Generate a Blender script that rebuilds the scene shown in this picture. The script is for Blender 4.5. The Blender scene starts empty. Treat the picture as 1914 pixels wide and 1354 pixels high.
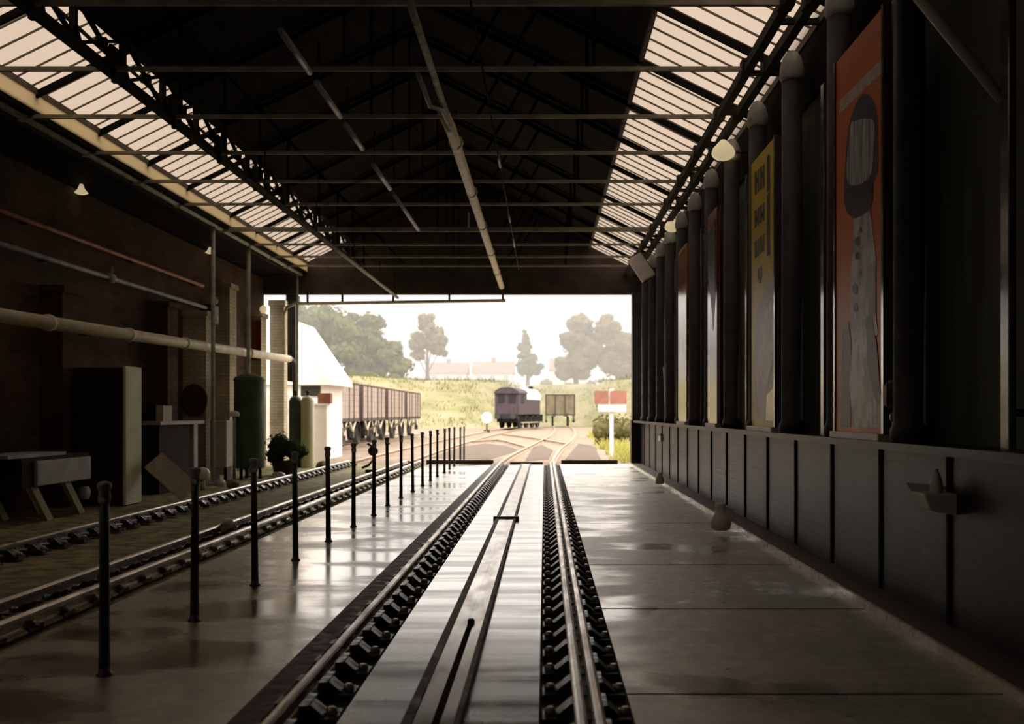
import bpy, bmesh, math, random
from mathutils import Vector, Matrix, noise as mnoise
random.seed(7)
R = math.radians
sc = bpy.context.scene
COL = sc.collection

# ------------------------------------------------------------------ camera
FPX, VX, VY, H = 1860.8, 1018.0, 772.0, 1.30
cam_d = bpy.data.cameras.new('camera'); cam = bpy.data.objects.new('camera', cam_d); COL.objects.link(cam)
cam.location = (0, 0, H); cam.rotation_euler = (R(90), 0, 0)
cam_d.sensor_width = 36.0; cam_d.lens = 35.0
cam_d.shift_x = (957 - VX) / 1914.0; cam_d.shift_y = (VY - 677) / 1914.0
cam_d.clip_end = 1000
cam_d.dof.use_dof = True; cam_d.dof.focus_distance = 9.0; cam_d.dof.aperture_fstop = 2.2
sc.camera = cam

# ------------------------------------------------------------------ world, sun, exposure
W = bpy.data.worlds.new('overcast_sky'); sc.world = W; W.use_nodes = True
wn = W.node_tree; wn.nodes.clear()
wo = wn.nodes.new('ShaderNodeOutputWorld'); wb = wn.nodes.new('ShaderNodeBackground')
tc = wn.nodes.new('ShaderNodeTexCoord'); sx = wn.nodes.new('ShaderNodeSeparateXYZ'); cr = wn.nodes.new('ShaderNodeValToRGB')
wn.links.new(tc.outputs['Generated'], sx.inputs[0]); wn.links.new(sx.outputs['Z'], cr.inputs[0])
cr.color_ramp.elements[0].position = 0.0; cr.color_ramp.elements[0].color = (0.59, 0.545, 0.54, 1)
cr.color_ramp.elements[1].position = 1.0; cr.color_ramp.elements[1].color = (2.6, 2.35, 2.05, 1)
for p_, c_ in ((0.13, (0.59, 0.55, 0.55, 1)), (0.36, (2.5, 2.2, 1.9, 1))):
    e_ = cr.color_ramp.elements.new(p_); e_.color = c_
wn.links.new(cr.outputs[0], wb.inputs[0]); wb.inputs[1].default_value = 1.0
wn.links.new(wb.outputs[0], wo.inputs[0])
sun_d = bpy.data.lights.new('sun', 'SUN'); sun = bpy.data.objects.new('sun', sun_d); COL.objects.link(sun)
sun_d.energy = 0.9; sun_d.angle = R(8); sun_d.color = (1.0, 0.93, 0.82)
sun.location = (40, -30, 60)
sun.rotation_euler = Vector((-0.48, 0.36, -0.80)).to_track_quat('-Z', 'Y').to_euler()
vs = sc.view_settings
vs.view_transform = 'Standard'; vs.look = 'None'; vs.exposure = 1.1; vs.gamma = 1.0; vs.use_curve_mapping = False

# ------------------------------------------------------------------ helpers
def PX(px, py, Y):
    return Vector(((px - VX) / FPX * Y, Y, H + (VY - py) / FPX * Y))
def PF(px, py, z=0.0):
    Y = (H - z) * FPX / (py - VY)
    return PX(px, py, Y)
def PW(px, py, X):
    return PX(px, py, X * FPX / (px - VX))

WL = {}
def tag(o, label=None, cat=None, group=None, kind=None):
    if label: o['label'] = label
    if cat: o['category'] = cat
    if group: o['group'] = group
    if kind: o['kind'] = kind
    return o
def thing(name, label, cat, loc=(0, 0, 0), group=None):
    o = bpy.data.objects.new(name, None); COL.objects.link(o)
    o.location = loc; o.empty_display_size = 0.2
    WL[o.name] = Vector(loc)
    return tag(o, label, cat, group)
def copy_tree(o, parent=None):
    c = o.copy(); COL.objects.link(c)
    if parent: c.parent = parent
    for ch in list(o.children): copy_tree(ch, c)
    return c

class MB:
    def __init__(s):
        s.v = []; s.f = []; s.m = []; s.cur = 0; s.sm = []; s.smooth = False
    def add(s, vs_, fs, smooth=None):
        o = len(s.v); s.v += [Vector(p) for p in vs_]
        for f in fs:
            s.f.append([i + o for i in f]); s.m.append(s.cur); s.sm.append(s.smooth if smooth is None else smooth)
    def box(s, c, d, rz=0, rx=0, ry=0):
        x, y, z = d[0] / 2, d[1] / 2, d[2] / 2
        M = Matrix.Rotation(rz, 3, 'Z') @ Matrix.Rotation(ry, 3, 'Y') @ Matrix.Rotation(rx, 3, 'X')
        vs_ = [Vector(c) + M @ Vector((a * x, b * y, e * z)) for e in (-1, 1) for a, b in ((-1, -1), (1, -1), (1, 1), (-1, 1))]
        s.add(vs_, [(3, 2, 1, 0), (4, 5, 6, 7), (0, 1, 5, 4), (1, 2, 6, 5), (2, 3, 7, 6), (3, 0, 4, 7)], False); return s
    def bx(s, x0, x1, y0, y1, z0, z1):
        return s.box(((x0 + x1) / 2, (y0 + y1) / 2, (z0 + z1) / 2), (x1 - x0, y1 - y0, z1 - z0))
    def sweep(s, prof, path, up=Vector((0, 0, 1)), closed=True, smooth=False):
        n = len(prof); rings = []
        path = [Vector(p) for p in path]
        for i, p in enumerate(path):
            a = path[max(i - 1, 0)]; b = path[min(i + 1, len(path) - 1)]
            t = (b - a).normalized(); u = up if abs(t.dot(up)) < 0.95 else Vector((0, 1, 0))
            r = t.cross(u).normalized(); w = r.cross(t).normalized()
            rings.append([p + r * q[0] + w * q[1] for q in prof])
        vs_ = [q for rr in rings for q in rr]; fs = []
        for i in range(len(path) - 1):
            for j in range(n if closed else n - 1):
                k = (j + 1) % n
                fs.append((i * n + j, i * n + k, (i + 1) * n + k, (i + 1) * n + j))
        o = len(s.v); s.add(vs_, fs, smooth)
        if closed:
            s.f.append([o + j for j in range(n)][::-1]); s.f.append([o + (len(path) - 1) * n + j for j in range(n)])
            s.m += [s.cur] * 2; s.sm += [False] * 2
        return s
    def bar(s, a, b, w, h=None, up=Vector((0, 0, 1))):
        h = h or w
        return s.sweep([(-w / 2, -h / 2), (w / 2, -h / 2), (w / 2, h / 2), (-w / 2, h / 2)], [a, b], up)
    def tube(s, path, r, n=10):
        return s.sweep([(r * math.cos(2 * math.pi * i / n), r * math.sin(2 * math.pi * i / n)) for i in range(n)], path, smooth=True)
    def lathe(s, c, prof, n=16, axis='z'):
        vs_ = []; fs = []
        for r, z in prof:
            for i in range(n):
                a = 2 * math.pi * i / n; p = Vector((r * math.cos(a), r * math.sin(a), z))
                if axis == 'x': p = Vector((p.z, p.x, p.y))
                if axis == 'y': p = Vector((p.x, p.z, p.y))
                vs_.append(Vector(c) + p)
        m = len(prof)
        for k in range(m - 1):
            for i in range(n):
                j = (i + 1) % n; fs.append((k * n + i, k * n + j, (k + 1) * n + j, (k + 1) * n + i))
        s.add(vs_, fs, True)
        o = len(s.v) - m * n
        s.f.append([o + i for i in range(n)][::-1]); s.f.append([o + (m - 1) * n + i for i in range(n)])
        s.m += [s.cur] * 2; s.sm += [False] * 2
        return s
    def poly(s, pts):
        s.add(pts, [tuple(range(len(pts)))], False); return s
    def prism(s, pts, d):
        n = len(pts); d = Vector(d); pts = [Vector(p) for p in pts]
        s.add(pts + [p + d for p in pts], [tuple(range(n))[::-1], tuple(range(n, 2 * n))] + [(i, (i + 1) % n, n + (i + 1) % n, n + i) for i in range(n)], False)
        return s
    def blob(s, c, r, n=2, amp=0.15, fr=1.5, sq=(1, 1, 1)):
        bm = bmesh.new(); bmesh.ops.create_icosphere(bm, subdivisions=n, radius=1)
        off = Vector((random.random() * 50, random.random() * 50, random.random() * 50))
        vs_ = []
        for v in bm.verts:
            k = 1 + amp * mnoise.noise(v.co * fr + off)
            vs_.append(Vector(c) + Vector((v.co.x * sq[0], v.co.y * sq[1], v.co.z * sq[2])) * r * k)
        bm.verts.index_update()
        s.add(vs_, [tuple(v.index for v in f.verts) for f in bm.faces], True); bm.free(); return s
    def build(s, name, mats, parent=None, bevel=0):
        me = bpy.data.meshes.new(name); off = WL.get(parent.name, Vector()) if parent else Vector()
        me.from_pydata([tuple(v - off) for v in s.v], [], s.f)
        if not isinstance(mats, (list, tuple)): mats = [mats]
        for m in mats: me.materials.append(m)
        for p, mi, sm in zip(me.polygons, s.m, s.sm): p.material_index = mi; p.use_smooth = sm
        bm = bmesh.new(); bm.from_mesh(me); bmesh.ops.recalc_face_normals(bm, faces=bm.faces) if name not in NOFLIP else None
        bm.to_mesh(me); bm.free(); me.update()
        o = bpy.data.objects.new(name, me); COL.objects.link(o)
        if parent: o.parent = parent; WL[o.name] = off
        if bevel:
            b = o.modifiers.new('bevel', 'BEVEL'); b.width = bevel; b.segments = 2; b.limit_method = 'ANGLE'
        return o
NOFLIP = set()

# ------------------------------------------------------------------ materials
def nodes(name):
    m = bpy.data.materials.new(name); m.use_nodes = True
    nt = m.node_tree; b = nt.nodes['Principled BSDF']
    return m, nt, b
def mat(name, c1, c2=None, scale=4.0, rough=0.6, rough2=None, metal=0.0, bump=0.0, stretch=(1, 1, 1), spec=0.5, detail=6, emit=None, coat=0, contrast=(0.35, 0.65)):
    m, nt, b = nodes(name); L = nt.links.new
    b.inputs['Roughness'].default_value = rough; b.inputs['Metallic'].default_value = metal
    b.inputs['Specular IOR Level'].default_value = spec; b.inputs['Base Color'].default_value = (*c1, 1)
    if coat: b.inputs['Coat Weight'].default_value = coat; b.inputs['Coat Roughness'].default_value = 0.1
    if emit: b.inputs['Emission Color'].default_value = (*emit[0], 1); b.inputs['Emission Strength'].default_value = emit[1]
    t = nt.nodes.new('ShaderNodeTexCoord'); mp = nt.nodes.new('ShaderNodeMapping'); mp.inputs['Scale'].default_value = stretch
    L(t.outputs['Object'], mp.inputs[0])
    n = nt.nodes.new('ShaderNodeTexNoise'); n.inputs['Scale'].default_value = scale; n.inputs['Detail'].default_value = detail
    L(mp.outputs[0], n.inputs['Vector'])
    r = nt.nodes.new('ShaderNodeValToRGB'); r.color_ramp.elements[0].position, r.color_ramp.elements[1].position = contrast
    c2 = c2 or tuple(c * 0.7 for c in c1)
    r.color_ramp.elements[0].color = (*c1, 1); r.color_ramp.elements[1].color = (*c2, 1)
    L(n.outputs['Fac'], r.inputs[0]); L(r.outputs[0], b.inputs['Base Color'])
    if rough2 is not None:
        k = nt.nodes.new('ShaderNodeMapRange'); k.inputs['From Min'].default_value = contrast[0]; k.inputs['From Max'].default_value = contrast[1]
        k.inputs['To Min'].default_value = rough; k.inputs['To Max'].default_value = rough2
        L(n.outputs['Fac'], k.inputs[0]); L(k.outputs[0], b.inputs['Roughness'])
    if bump:
        bp = nt.nodes.new('ShaderNodeBump'); bp.inputs['Strength'].default_value = bump; bp.inputs['Distance'].default_value = 0.02
        L(n.outputs['Fac'], bp.inputs['Height']); L(bp.outputs[0], b.inputs['Normal'])
    return m
def brick_mat(name, c1, c2, mortar, axis='x', bw=0.23, bh=0.075, rough=0.85):
    m, nt, b = nodes(name); L = nt.links.new
    t = nt.nodes.new('ShaderNodeTexCoord'); s_ = nt.nodes.new('ShaderNodeSeparateXYZ'); cb = nt.nodes.new('ShaderNodeCombineXYZ')
    ad = nt.nodes.new('ShaderNodeMath'); ad.operation = 'ADD'
    L(t.outputs['Object'], s_.inputs[0]); L(s_.outputs['X'], ad.inputs[0]); L(s_.outputs['Y'], ad.inputs[1])
    L(ad.outputs[0], cb.inputs[0]); L(s_.outputs['Z'], cb.inputs[1])
    br = nt.nodes.new('ShaderNodeTexBrick'); br.inputs['Scale'].default_value = 1.0
    br.inputs['Brick Width'].default_value = bw; br.inputs['Row Height'].default_value = bh; br.inputs['Mortar Size'].default_value = 0.008
    br.inputs['Color1'].default_value = (*c1, 1); br.inputs['Color2'].default_value = (*c2, 1); br.inputs['Mortar'].default_value = (*mortar, 1)
    L(cb.outputs[0], br.inputs['Vector'])
    n = nt.nodes.new('ShaderNodeTexNoise'); n.inputs['Scale'].default_value = 1.3; n.inputs['Detail'].default_value = 8; L(t.outputs['Object'], n.inputs['Vector'])
    mx = nt.nodes.new('ShaderNodeMix'); mx.data_type = 'RGBA'; mx.blend_type = 'MULTIPLY'; mx.inputs['Factor'].default_value = 0.8
    rr = nt.nodes.new('ShaderNodeValToRGB'); rr.color_ramp.elements[0].position = 0.3; rr.color_ramp.elements[0].color = (0.45, 0.4, 0.35, 1)
    rr.color_ramp.elements[1].position = 0.7; rr.color_ramp.elements[1].color = (1, 1, 1, 1); L(n.outputs['Fac'], rr.inputs[0])
    L(br.outputs['Color'], mx.inputs['A']); L(rr.outputs[0], mx.inputs['B']); L(mx.outputs['Result'], b.inputs['Base Color'])
    bp = nt.nodes.new('ShaderNodeBump'); bp.inputs['Strength'].default_value = 0.5; bp.inputs['Distance'].default_value = 0.01; bp.invert = True
    L(br.outputs['Fac'], bp.inputs['Height']); L(bp.outputs[0], b.inputs['Normal']); b.inputs['Roughness'].default_value = rough; b.inputs['Specular IOR Level'].default_value = 0.2
    return m
def wet_mat(name, c1, c2, stretch, rdry, rwet, bump, scale=1.0, wet_lo=0.42, wet_hi=0.6, stain=(0.5, 0.55, 0.38)):
    # concrete with a film of rain water: patches of low roughness
    m, nt, b = nodes(name); L = nt.links.new
    t = nt.nodes.new('ShaderNodeTexCoord'); mp = nt.nodes.new('ShaderNodeMapping'); mp.inputs['Scale'].default_value = stretch
    L(t.outputs['Object'], mp.inputs[0])
    n = nt.nodes.new('ShaderNodeTexNoise'); n.inputs['Scale'].default_value = scale; n.inputs['Detail'].default_value = 5; L(mp.outputs[0], n.inputs['Vector'])
    g = nt.nodes.new('ShaderNodeTexNoise'); g.inputs['Scale'].default_value = 9; g.inputs['Detail'].default_value = 9; L(t.outputs['Object'], g.inputs['Vector'])
    r = nt.nodes.new('ShaderNodeValToRGB'); r.color_ramp.elements[0].position = 0.35; r.color_ramp.elements[1].position = 0.68
    r.color_ramp.elements[0].color = (*c1, 1); r.color_ramp.elements[1].color = (*c2, 1); L(g.outputs['Fac'], r.inputs[0])
    w_ = nt.nodes.new('ShaderNodeTexNoise'); w_.inputs['Scale'].default_value = 1.1; w_.inputs['Detail'].default_value = 8; w_.inputs['Roughness'].default_value = 0.7; L(t.outputs['Object'], w_.inputs['Vector'])
    r2 = nt.nodes.new('ShaderNodeValToRGB'); r2.color_ramp.elements[0].position = 0.38; r2.color_ramp.elements[1].position = 0.62
    r2.color_ramp.elements[0].color = (*stain, 1); r2.color_ramp.elements[1].color = (1, 1, 1, 1); L(w_.outputs['Fac'], r2.inputs[0])
    mx = nt.nodes.new('ShaderNodeMix'); mx.data_type = 'RGBA'; mx.blend_type = 'MULTIPLY'; mx.inputs['Factor'].default_value = 1.0
    L(r.outputs[0], mx.inputs['A']); L(r2.outputs[0], mx.inputs['B']); L(mx.outputs['Result'], b.inputs['Base Color'])
    k = nt.nodes.new('ShaderNodeMapRange'); k.inputs['From Min'].default_value = wet_lo; k.inputs['From Max'].default_value = wet_hi
    k.inputs['To Min'].default_value = rdry; k.inputs['To Max'].default_value = rwet
    L(n.outputs['Fac'], k.inputs[0]); L(k.outputs[0], b.inputs['Roughness'])
    b.inputs['IOR'].default_value = 1.5; b.inputs['Specular IOR Level'].default_value = 0.8
    b.inputs['Coat Weight'].default_value = 1.0; b.inputs['Coat IOR'].default_value = 2.3; L(k.outputs[0], b.inputs['Coat Roughness'])
    bp = nt.nodes.new('ShaderNodeBump'); bp.inputs['Strength'].default_value = bump; bp.inputs['Distance'].default_value = 0.012
    L(n.outputs['Fac'], bp.inputs['Height'])
    bp2 = nt.nodes.new('ShaderNodeBump'); bp2.inputs['Strength'].default_value = bump * 0.35; bp2.inputs['Distance'].default_value = 0.004
    L(g.outputs['Fac'], bp2.inputs['Height']); L(bp.outputs[0], bp2.inputs['Normal']); L(bp2.outputs[0], b.inputs['Normal'])
    return m
def leaf_mat(name, c1, c2, tr=0.35):
    m, nt, b = nodes(name); L = nt.links.new
    n = nt.nodes.new('ShaderNodeTexNoise'); n.inputs['Scale'].default_value = 0.8; n.inputs['Detail'].default_value = 6
    t = nt.nodes.new('ShaderNodeTexCoord'); L(t.outputs['Object'], n.inputs['Vector'])
    r = nt.nodes.new('ShaderNodeValToRGB'); r.color_ramp.elements[0].position = 0.35; r.color_ramp.elements[1].position = 0.65
    r.color_ramp.elements[0].color = (*c1, 1); r.color_ramp.elements[1].color = (*c2, 1); L(n.outputs['Fac'], r.inputs[0])
    d = nt.nodes.new('ShaderNodeBsdfDiffuse'); e = nt.nodes.new('ShaderNodeBsdfTranslucent'); x = nt.nodes.new('ShaderNodeMixShader')
    x.inputs[0].default_value = tr; L(r.outputs[0], d.inputs[0]); L(r.outputs[0], e.inputs[0]); L(d.outputs[0], x.inputs[1]); L(e.outputs[0], x.inputs[2])
    L(x.outputs[0], nt.nodes['Material Output'].inputs['Surface'])
    return m
def glass_mat(name, c):
    m, nt, b = nodes(name); L = nt.links.new
    e = nt.nodes.new('ShaderNodeBsdfTranslucent'); d = nt.nodes.new('ShaderNodeBsdfTransparent'); x = nt.nodes.new('ShaderNodeMixShader')
    n = nt.nodes.new('ShaderNodeTexNoise'); n.inputs['Scale'].default_value = 1.2; n.inputs['Detail'].default_value = 5
    t = nt.nodes.new('ShaderNodeTexCoord'); L(t.outputs['Object'], n.inputs['Vector'])
    r = nt.nodes.new('ShaderNodeValToRGB'); r.color_ramp.elements[0].color = (*[k * 0.93 for k in c], 1); r.color_ramp.elements[1].color = (*c, 1)
    L(n.outputs['Fac'], r.inputs[0]); L(r.outputs[0], e.inputs[0])
    d.inputs[0].default_value = (*[min(1, k * 1.25) for k in c], 1)
    x.inputs[0].default_value = 0.12; L(e.outputs[0], x.inputs[1]); L(d.outputs[0], x.inputs[2])
    L(x.outputs[0], nt.nodes['Material Output'].inputs['Surface'])
    return m

M = {}
M['floor'] = wet_mat('wet_concrete', (0.20, 0.19, 0.10), (0.52, 0.46, 0.31), (0.8, 1.5, 1), 0.38, 0.16, 0.16, 1.0, 0.42, 0.58, (0.38, 0.42, 0.26))
M['floor_dry'] = wet_mat('damp_concrete', (0.22, 0.21, 0.11), (0.58, 0.52, 0.33), (0.9, 1.2, 1), 0.44, 0.20, 0.14, 1.0, 0.48, 0.62, (0.42, 0.46, 0.28))
M['centre'] = wet_mat('wet_planks', (0.27, 0.235, 0.205), (0.42, 0.37, 0.33), (0.45, 4.2, 1), 0.26, 0.14, 0.22, 1.0)
M['bed'] = mat('black_ash_bed', (0.012, 0.010, 0.009), (0.035, 0.03, 0.022), 14, 0.75, bump=0.8)
M['moss'] = mat('mossy_bed', (0.10, 0.09, 0.05), (0.34, 0.32, 0.12), 6, 0.8, bump=0.9)
M['rail'] = mat('worn_rail_steel', (0.74, 0.69, 0.63), (0.50, 0.45, 0.40), 10, 0.22, 0.36, metal=0.8, stretch=(1, 0.3, 1))
M['wet_steel'] = mat('wet_steel_plate', (0.66, 0.61, 0.56), (0.5, 0.46, 0.42), 8, 0.14, 0.26, metal=0.7, stretch=(1, 0.3, 1))
M['rust'] = mat('rusty_iron', (0.035, 0.022, 0.018), (0.07, 0.045, 0.035), 12, 0.5, 0.75, bump=0.4)
M['chair'] = mat('wet_cast_iron', (0.022, 0.019, 0.018), (0.05, 0.045, 0.042), 18, 0.22, 0.5, bump=0.3, spec=0.7)
M['bolt'] = mat('glint_bolt_heads', (0.45, 0.42, 0.40), (0.25, 0.23, 0.21), 30, 0.3, metal=0.4)  # pale bolt colour paints in the wet highlights
M['yard_rail'] = mat('brown_yard_rail', (0.36, 0.26, 0.19), (0.22, 0.155, 0.11), 8, 0.45, 0.6, metal=0.3)
M['iron'] = mat('dark_painted_iron', (0.022, 0.020, 0.018), (0.04, 0.036, 0.03), 8, 0.45, 0.6)
M['girder'] = mat('sooty_green_iron', (0.020, 0.021, 0.014), (0.045, 0.046, 0.032), 5, 0.6, 0.8, spec=0.08)
M['paint_iron'] = mat('pale_painted_iron', (0.30, 0.29, 0.23), (0.16, 0.15, 0.115), 7, 0.55, 0.7)
M['tie'] = mat('sooty_tie_paint', (0.34, 0.32, 0.23), (0.20, 0.185, 0.13), 3, 0.6, 0.8)
M['soot'] = mat('soot_black_iron', (0.006, 0.005, 0.003), (0.012, 0.010, 0.007), 5, 0.7, 0.9, spec=0.08)
M['gutter'] = mat('pale_green_iron', (0.55, 0.58, 0.48), (0.34, 0.36, 0.29), 5, 0.5, 0.65)
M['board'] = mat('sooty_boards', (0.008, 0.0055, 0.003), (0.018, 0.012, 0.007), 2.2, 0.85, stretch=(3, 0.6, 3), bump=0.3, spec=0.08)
M['lintel'] = mat('sooty_lintel', (0.05, 0.035, 0.03), (0.085, 0.062, 0.055), 3, 0.8, bump=0.3)
M['brick'] = brick_mat('dark_old_brick', (0.13, 0.075, 0.045), (0.08, 0.046, 0.030), (0.09, 0.072, 0.05))
M['pale_brick'] = brick_mat('lit_pale_brick', (0.78, 0.69, 0.52), (0.64, 0.57, 0.38), (0.52, 0.46, 0.34))  # raised pale tone paints in the light falling on these pilasters
M['plinth'] = brick_mat('purple_blue_brick', (0.045, 0.033, 0.038), (0.028, 0.021, 0.025), (0.03, 0.025, 0.028), rough=0.42)
M['green_board'] = mat('dark_green_boards', (0.10, 0.11, 0.07), (0.06, 0.065, 0.045), 1.6, 0.7, stretch=(4, 4, 0.5), bump=0.2)
M['column'] = mat('blue_grey_iron', (0.075, 0.072, 0.08), (0.05, 0.048, 0.052), 4, 0.6, 0.75)
M['cap'] = mat('lit_pale_cap', (0.74, 0.76, 0.73), (0.55, 0.57, 0.55), 8, 0.5, 0.65)  # caps coloured paler than the shafts to paint the light on the domes
M['gloss'] = mat('gloss_painted_bar', (0.13, 0.12, 0.105), (0.09, 0.08, 0.075), 5, 0.12, 0.2, spec=0.9, coat=0.8)
M['cream'] = mat('cream_pipe_paint', (0.85, 0.77, 0.58), (0.68, 0.61, 0.43), 5, 0.4, 0.55)
M['red_pipe'] = mat('faded_red_pipe', (0.50, 0.20, 0.15), (0.32, 0.12, 0.09), 5, 0.5, 0.6)
M['grey_pipe'] = mat('blue_grey_pipe', (0.38, 0.41, 0.46), (0.24, 0.26, 0.29), 5, 0.4, 0.55)
M['kerb'] = mat('kerb_stone', (0.07, 0.06, 0.045), (0.11, 0.095, 0.075), 6, 0.55, 0.7, bump=0.3)
M['kerb_edge'] = mat('pale_kerb_edge', (0.72, 0.64, 0.48), (0.55, 0.48, 0.36), 6, 0.2, 0.35)
M['white'] = mat('white_paint', (0.84, 0.80, 0.76), (0.74, 0.70, 0.65), 3, 0.5)
M['offwhite'] = mat('chalky_white', (0.62, 0.58, 0.53), (0.48, 0.44, 0.38), 5, 0.5)
M['green_tank'] = mat('green_tank_paint', (0.075, 0.115, 0.065), (0.045, 0.075, 0.042), 3, 0.5, 0.65)
M['dark_side'] = mat('dark_matte_brown', (0.02, 0.017, 0.012), (0.035, 0.029, 0.02), 3, 0.95)
M['pale_green'] = mat('mottled_pale_green', (0.62, 0.68, 0.38), (0.78, 0.74, 0.60), 3, 0.6, stretch=(1, 1, 0.5), bump=0.2)
M['plank'] = mat('grey_plank', (0.55, 0.46, 0.37), (0.40, 0.33, 0.26), 3, 0.7, stretch=(4, 4, 1), bump=0.2)
M['grey_panel'] = mat('grey_panel', (0.46, 0.43, 0.46), (0.34, 0.32, 0.34), 4, 0.6, bump=0.1)
M['rust_brown'] = mat('rust_brown_paint', (0.28, 0.10, 0.045), (0.18, 0.06, 0.03), 6, 0.6)
M['pink_sign'] = mat('faded_red_sign', (0.36, 0.16, 0.12), (0.28, 0.12, 0.09), 4, 0.6)
M['wagon'] = mat('weathered_wagon_planks', (0.33, 0.265, 0.235), (0.20, 0.155, 0.135), 2, 0.75, stretch=(5, 5, 0.6), bump=0.2)
M['wagon2'] = mat('weathered_green_grey', (0.16, 0.135, 0.09), (0.11, 0.095, 0.065), 2, 0.75, bump=0.2)
M['loco'] = mat('dull_purple_black', (0.038, 0.027, 0.038), (0.06, 0.042, 0.052), 3, 0.8)
M['loco_dark'] = mat('black_windows', (0.004, 0.004, 0.008), (0.008, 0.007, 0.012), 3, 0.7)
M['roof_tile'] = mat('pale_roof_tiles', (0.20, 0.12, 0.10), (0.15, 0.095, 0.08), 2, 0.8)
M['ash'] = mat('brown_ash_ground', (0.13, 0.095, 0.068), (0.20, 0.155, 0.115), 1.2, 0.9, bump=0.6, detail=10)
M['dark_ash'] = mat('dark_ash_patch', (0.055, 0.038, 0.028), (0.085, 0.06, 0.045), 2, 0.9, bump=0.6)
M['field'] = mat('dry_grass', (0.12, 0.125, 0.048), (0.22, 0.185, 0.11), 0.35, 0.9, bump=0.8, detail=10)
M['grass'] = leaf_mat('grass_blades', (0.11, 0.13, 0.035), (0.21, 0.19, 0.09))
M['verge'] = leaf_mat('verge_grass', (0.26, 0.28, 0.06), (0.44, 0.40, 0.15))
M['hedge_leaf'] = leaf_mat('olive_hedge_leaves', (0.11, 0.11, 0.045), (0.19, 0.17, 0.08), 0.2)
M['leaf'] = leaf_mat('tree_leaves', (0.085, 0.115, 0.045), (0.17, 0.19, 0.09))
M['leaf2'] = leaf_mat('dusty_leaves', (0.16, 0.15, 0.08), (0.24, 0.22, 0.13))
M['conifer'] = leaf_mat('conifer_needles', (0.07, 0.10, 0.05), (0.12, 0.15, 0.08), 0.15)
M['shrub'] = leaf_mat('dark_shrub_leaves', (0.03, 0.06, 0.025), (0.08, 0.11, 0.06), 0.2)
M['bark'] = mat('bark', (0.10, 0.08, 0.06), (0.16, 0.13, 0.10), 6, 0.9)
M['glass'] = glass_mat('milky_roof_glass', (0.385, 0.355, 0.33))
M['cream_glass'] = glass_mat('cream_glass_band', (0.44, 0.38, 0.28))
M['bar'] = mat('glazing_bar', (0.16, 0.13, 0.09), (0.10, 0.085, 0.06), 6, 0.7)
M['lamp'] = mat('warm_opal_globe', (0.8, 0.72, 0.45), (0.75, 0.66, 0.38), 4, 0.35, emit=((1.0, 0.80, 0.46), 0.22))
M['orange'] = mat('orange_poster', (0.92, 0.24, 0.03), (0.75, 0.15, 0.03), 1.3, 0.42, spec=0.18)
M['yellow'] = mat('yellow_poster', (0.85, 0.62, 0.02), (0.68, 0.48, 0.02), 1.6, 0.42, spec=0.18)
M['pinkp'] = mat('pale_pink_poster', (0.42, 0.25, 0.19), (0.30, 0.17, 0.12), 1.2, 0.16)
M['redp'] = mat('dull_red_poster', (0.30, 0.07, 0.05), (0.20, 0.05, 0.04), 1.2, 0.16)
M['oval'] = mat('dark_maroon_enamel', (0.06, 0.025, 0.025), (0.09, 0.04, 0.035), 3, 0.5)
M['ink'] = mat('poster_black', (0.02, 0.015, 0.02), (0.045, 0.03, 0.03), 6, 0.42, spec=0.18)
M['navy'] = mat('poster_navy', (0.045, 0.045, 0.085), (0.08, 0.08, 0.13), 6, 0.42, spec=0.18)
M['streak'] = mat('poster_pale_streaks', (0.80, 0.82, 0.86), (0.20, 0.20, 0.28), 6, 0.42, stretch=(1, 4, 0.35), spec=0.18)
M['blotch'] = mat('poster_grey_blotches', (0.85, 0.84, 0.80), (0.42, 0.41, 0.46), 7, 0.42, stretch=(1, 1, 0.6), contrast=(0.45, 0.6), spec=0.18)
M['lilac'] = mat('poster_lilac_grey', (0.62, 0.50, 0.50), (0.40, 0.33, 0.38), 4, 0.42, stretch=(1, 1, 0.6), spec=0.18)
M['pale'] = mat('poster_pale_band', (0.80, 0.66, 0.58), (0.62, 0.42, 0.34), 9, 0.42, spec=0.18)
M['orange2'] = mat('poster_amber', (0.62, 0.33, 0.05), (0.5, 0.24, 0.06), 4, 0.16)

# ------------------------------------------------------------------ shell of the train shed
YE = 25.2            # far end of the roof
YB = -4.0            # back wall behind the camera
ZT = 4.80            # tie level
def zl(x): return 5.12 + 0.5 * (x + 6.0)
def zr(x): return 4.85 + 0.5 * (2.45 - x)
XR = -2.045; ZR = zl(XR)

m = MB()
m.bx(-2.93, -1.33, YB, YE, -0.12, 0.0)
m.cur = 2
_js = [YB, 1.5, 4.6, 6.6, 8.52, 11.72, 14.6, 17.4, 20.2, 23.0, YE]
for a_, b_ in zip(_js[:-1], _js[1:]): m.bx(0.38, 2.15, a_ + 0.012, b_ - 0.012, -0.12, 0.0)
m.cur = 1
m.bx(-0.87, -0.59, YB, YE, -0.12, 0.0); m.bx(-0.345, -0.025, YB, YE, -0.12, 0.0)
tag(m.build('floor', [M['floor'], M['centre'], M['floor_dry']]), kind='structure')
m = MB(); m.bx(-2.93, 2.45, YB, YE, -0.3, -0.055)
m.cur = 1; m.bx(-7.3, -2.93, YB, YE + 0.5, -0.3, -0.04)
tag(m.build('floor_bed', [M['bed'], M['moss']]), kind='structure')
m = MB(); m.bx(2.15, 2.42, YB, YE, -0.1, 0.045)
m.cur = 1; m.bx(2.125, 2.15, YB, YE, -0.1, 0.05)
tag(m.build('trim_1', [M['kerb'], M['kerb_edge']]), kind='structure')
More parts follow.
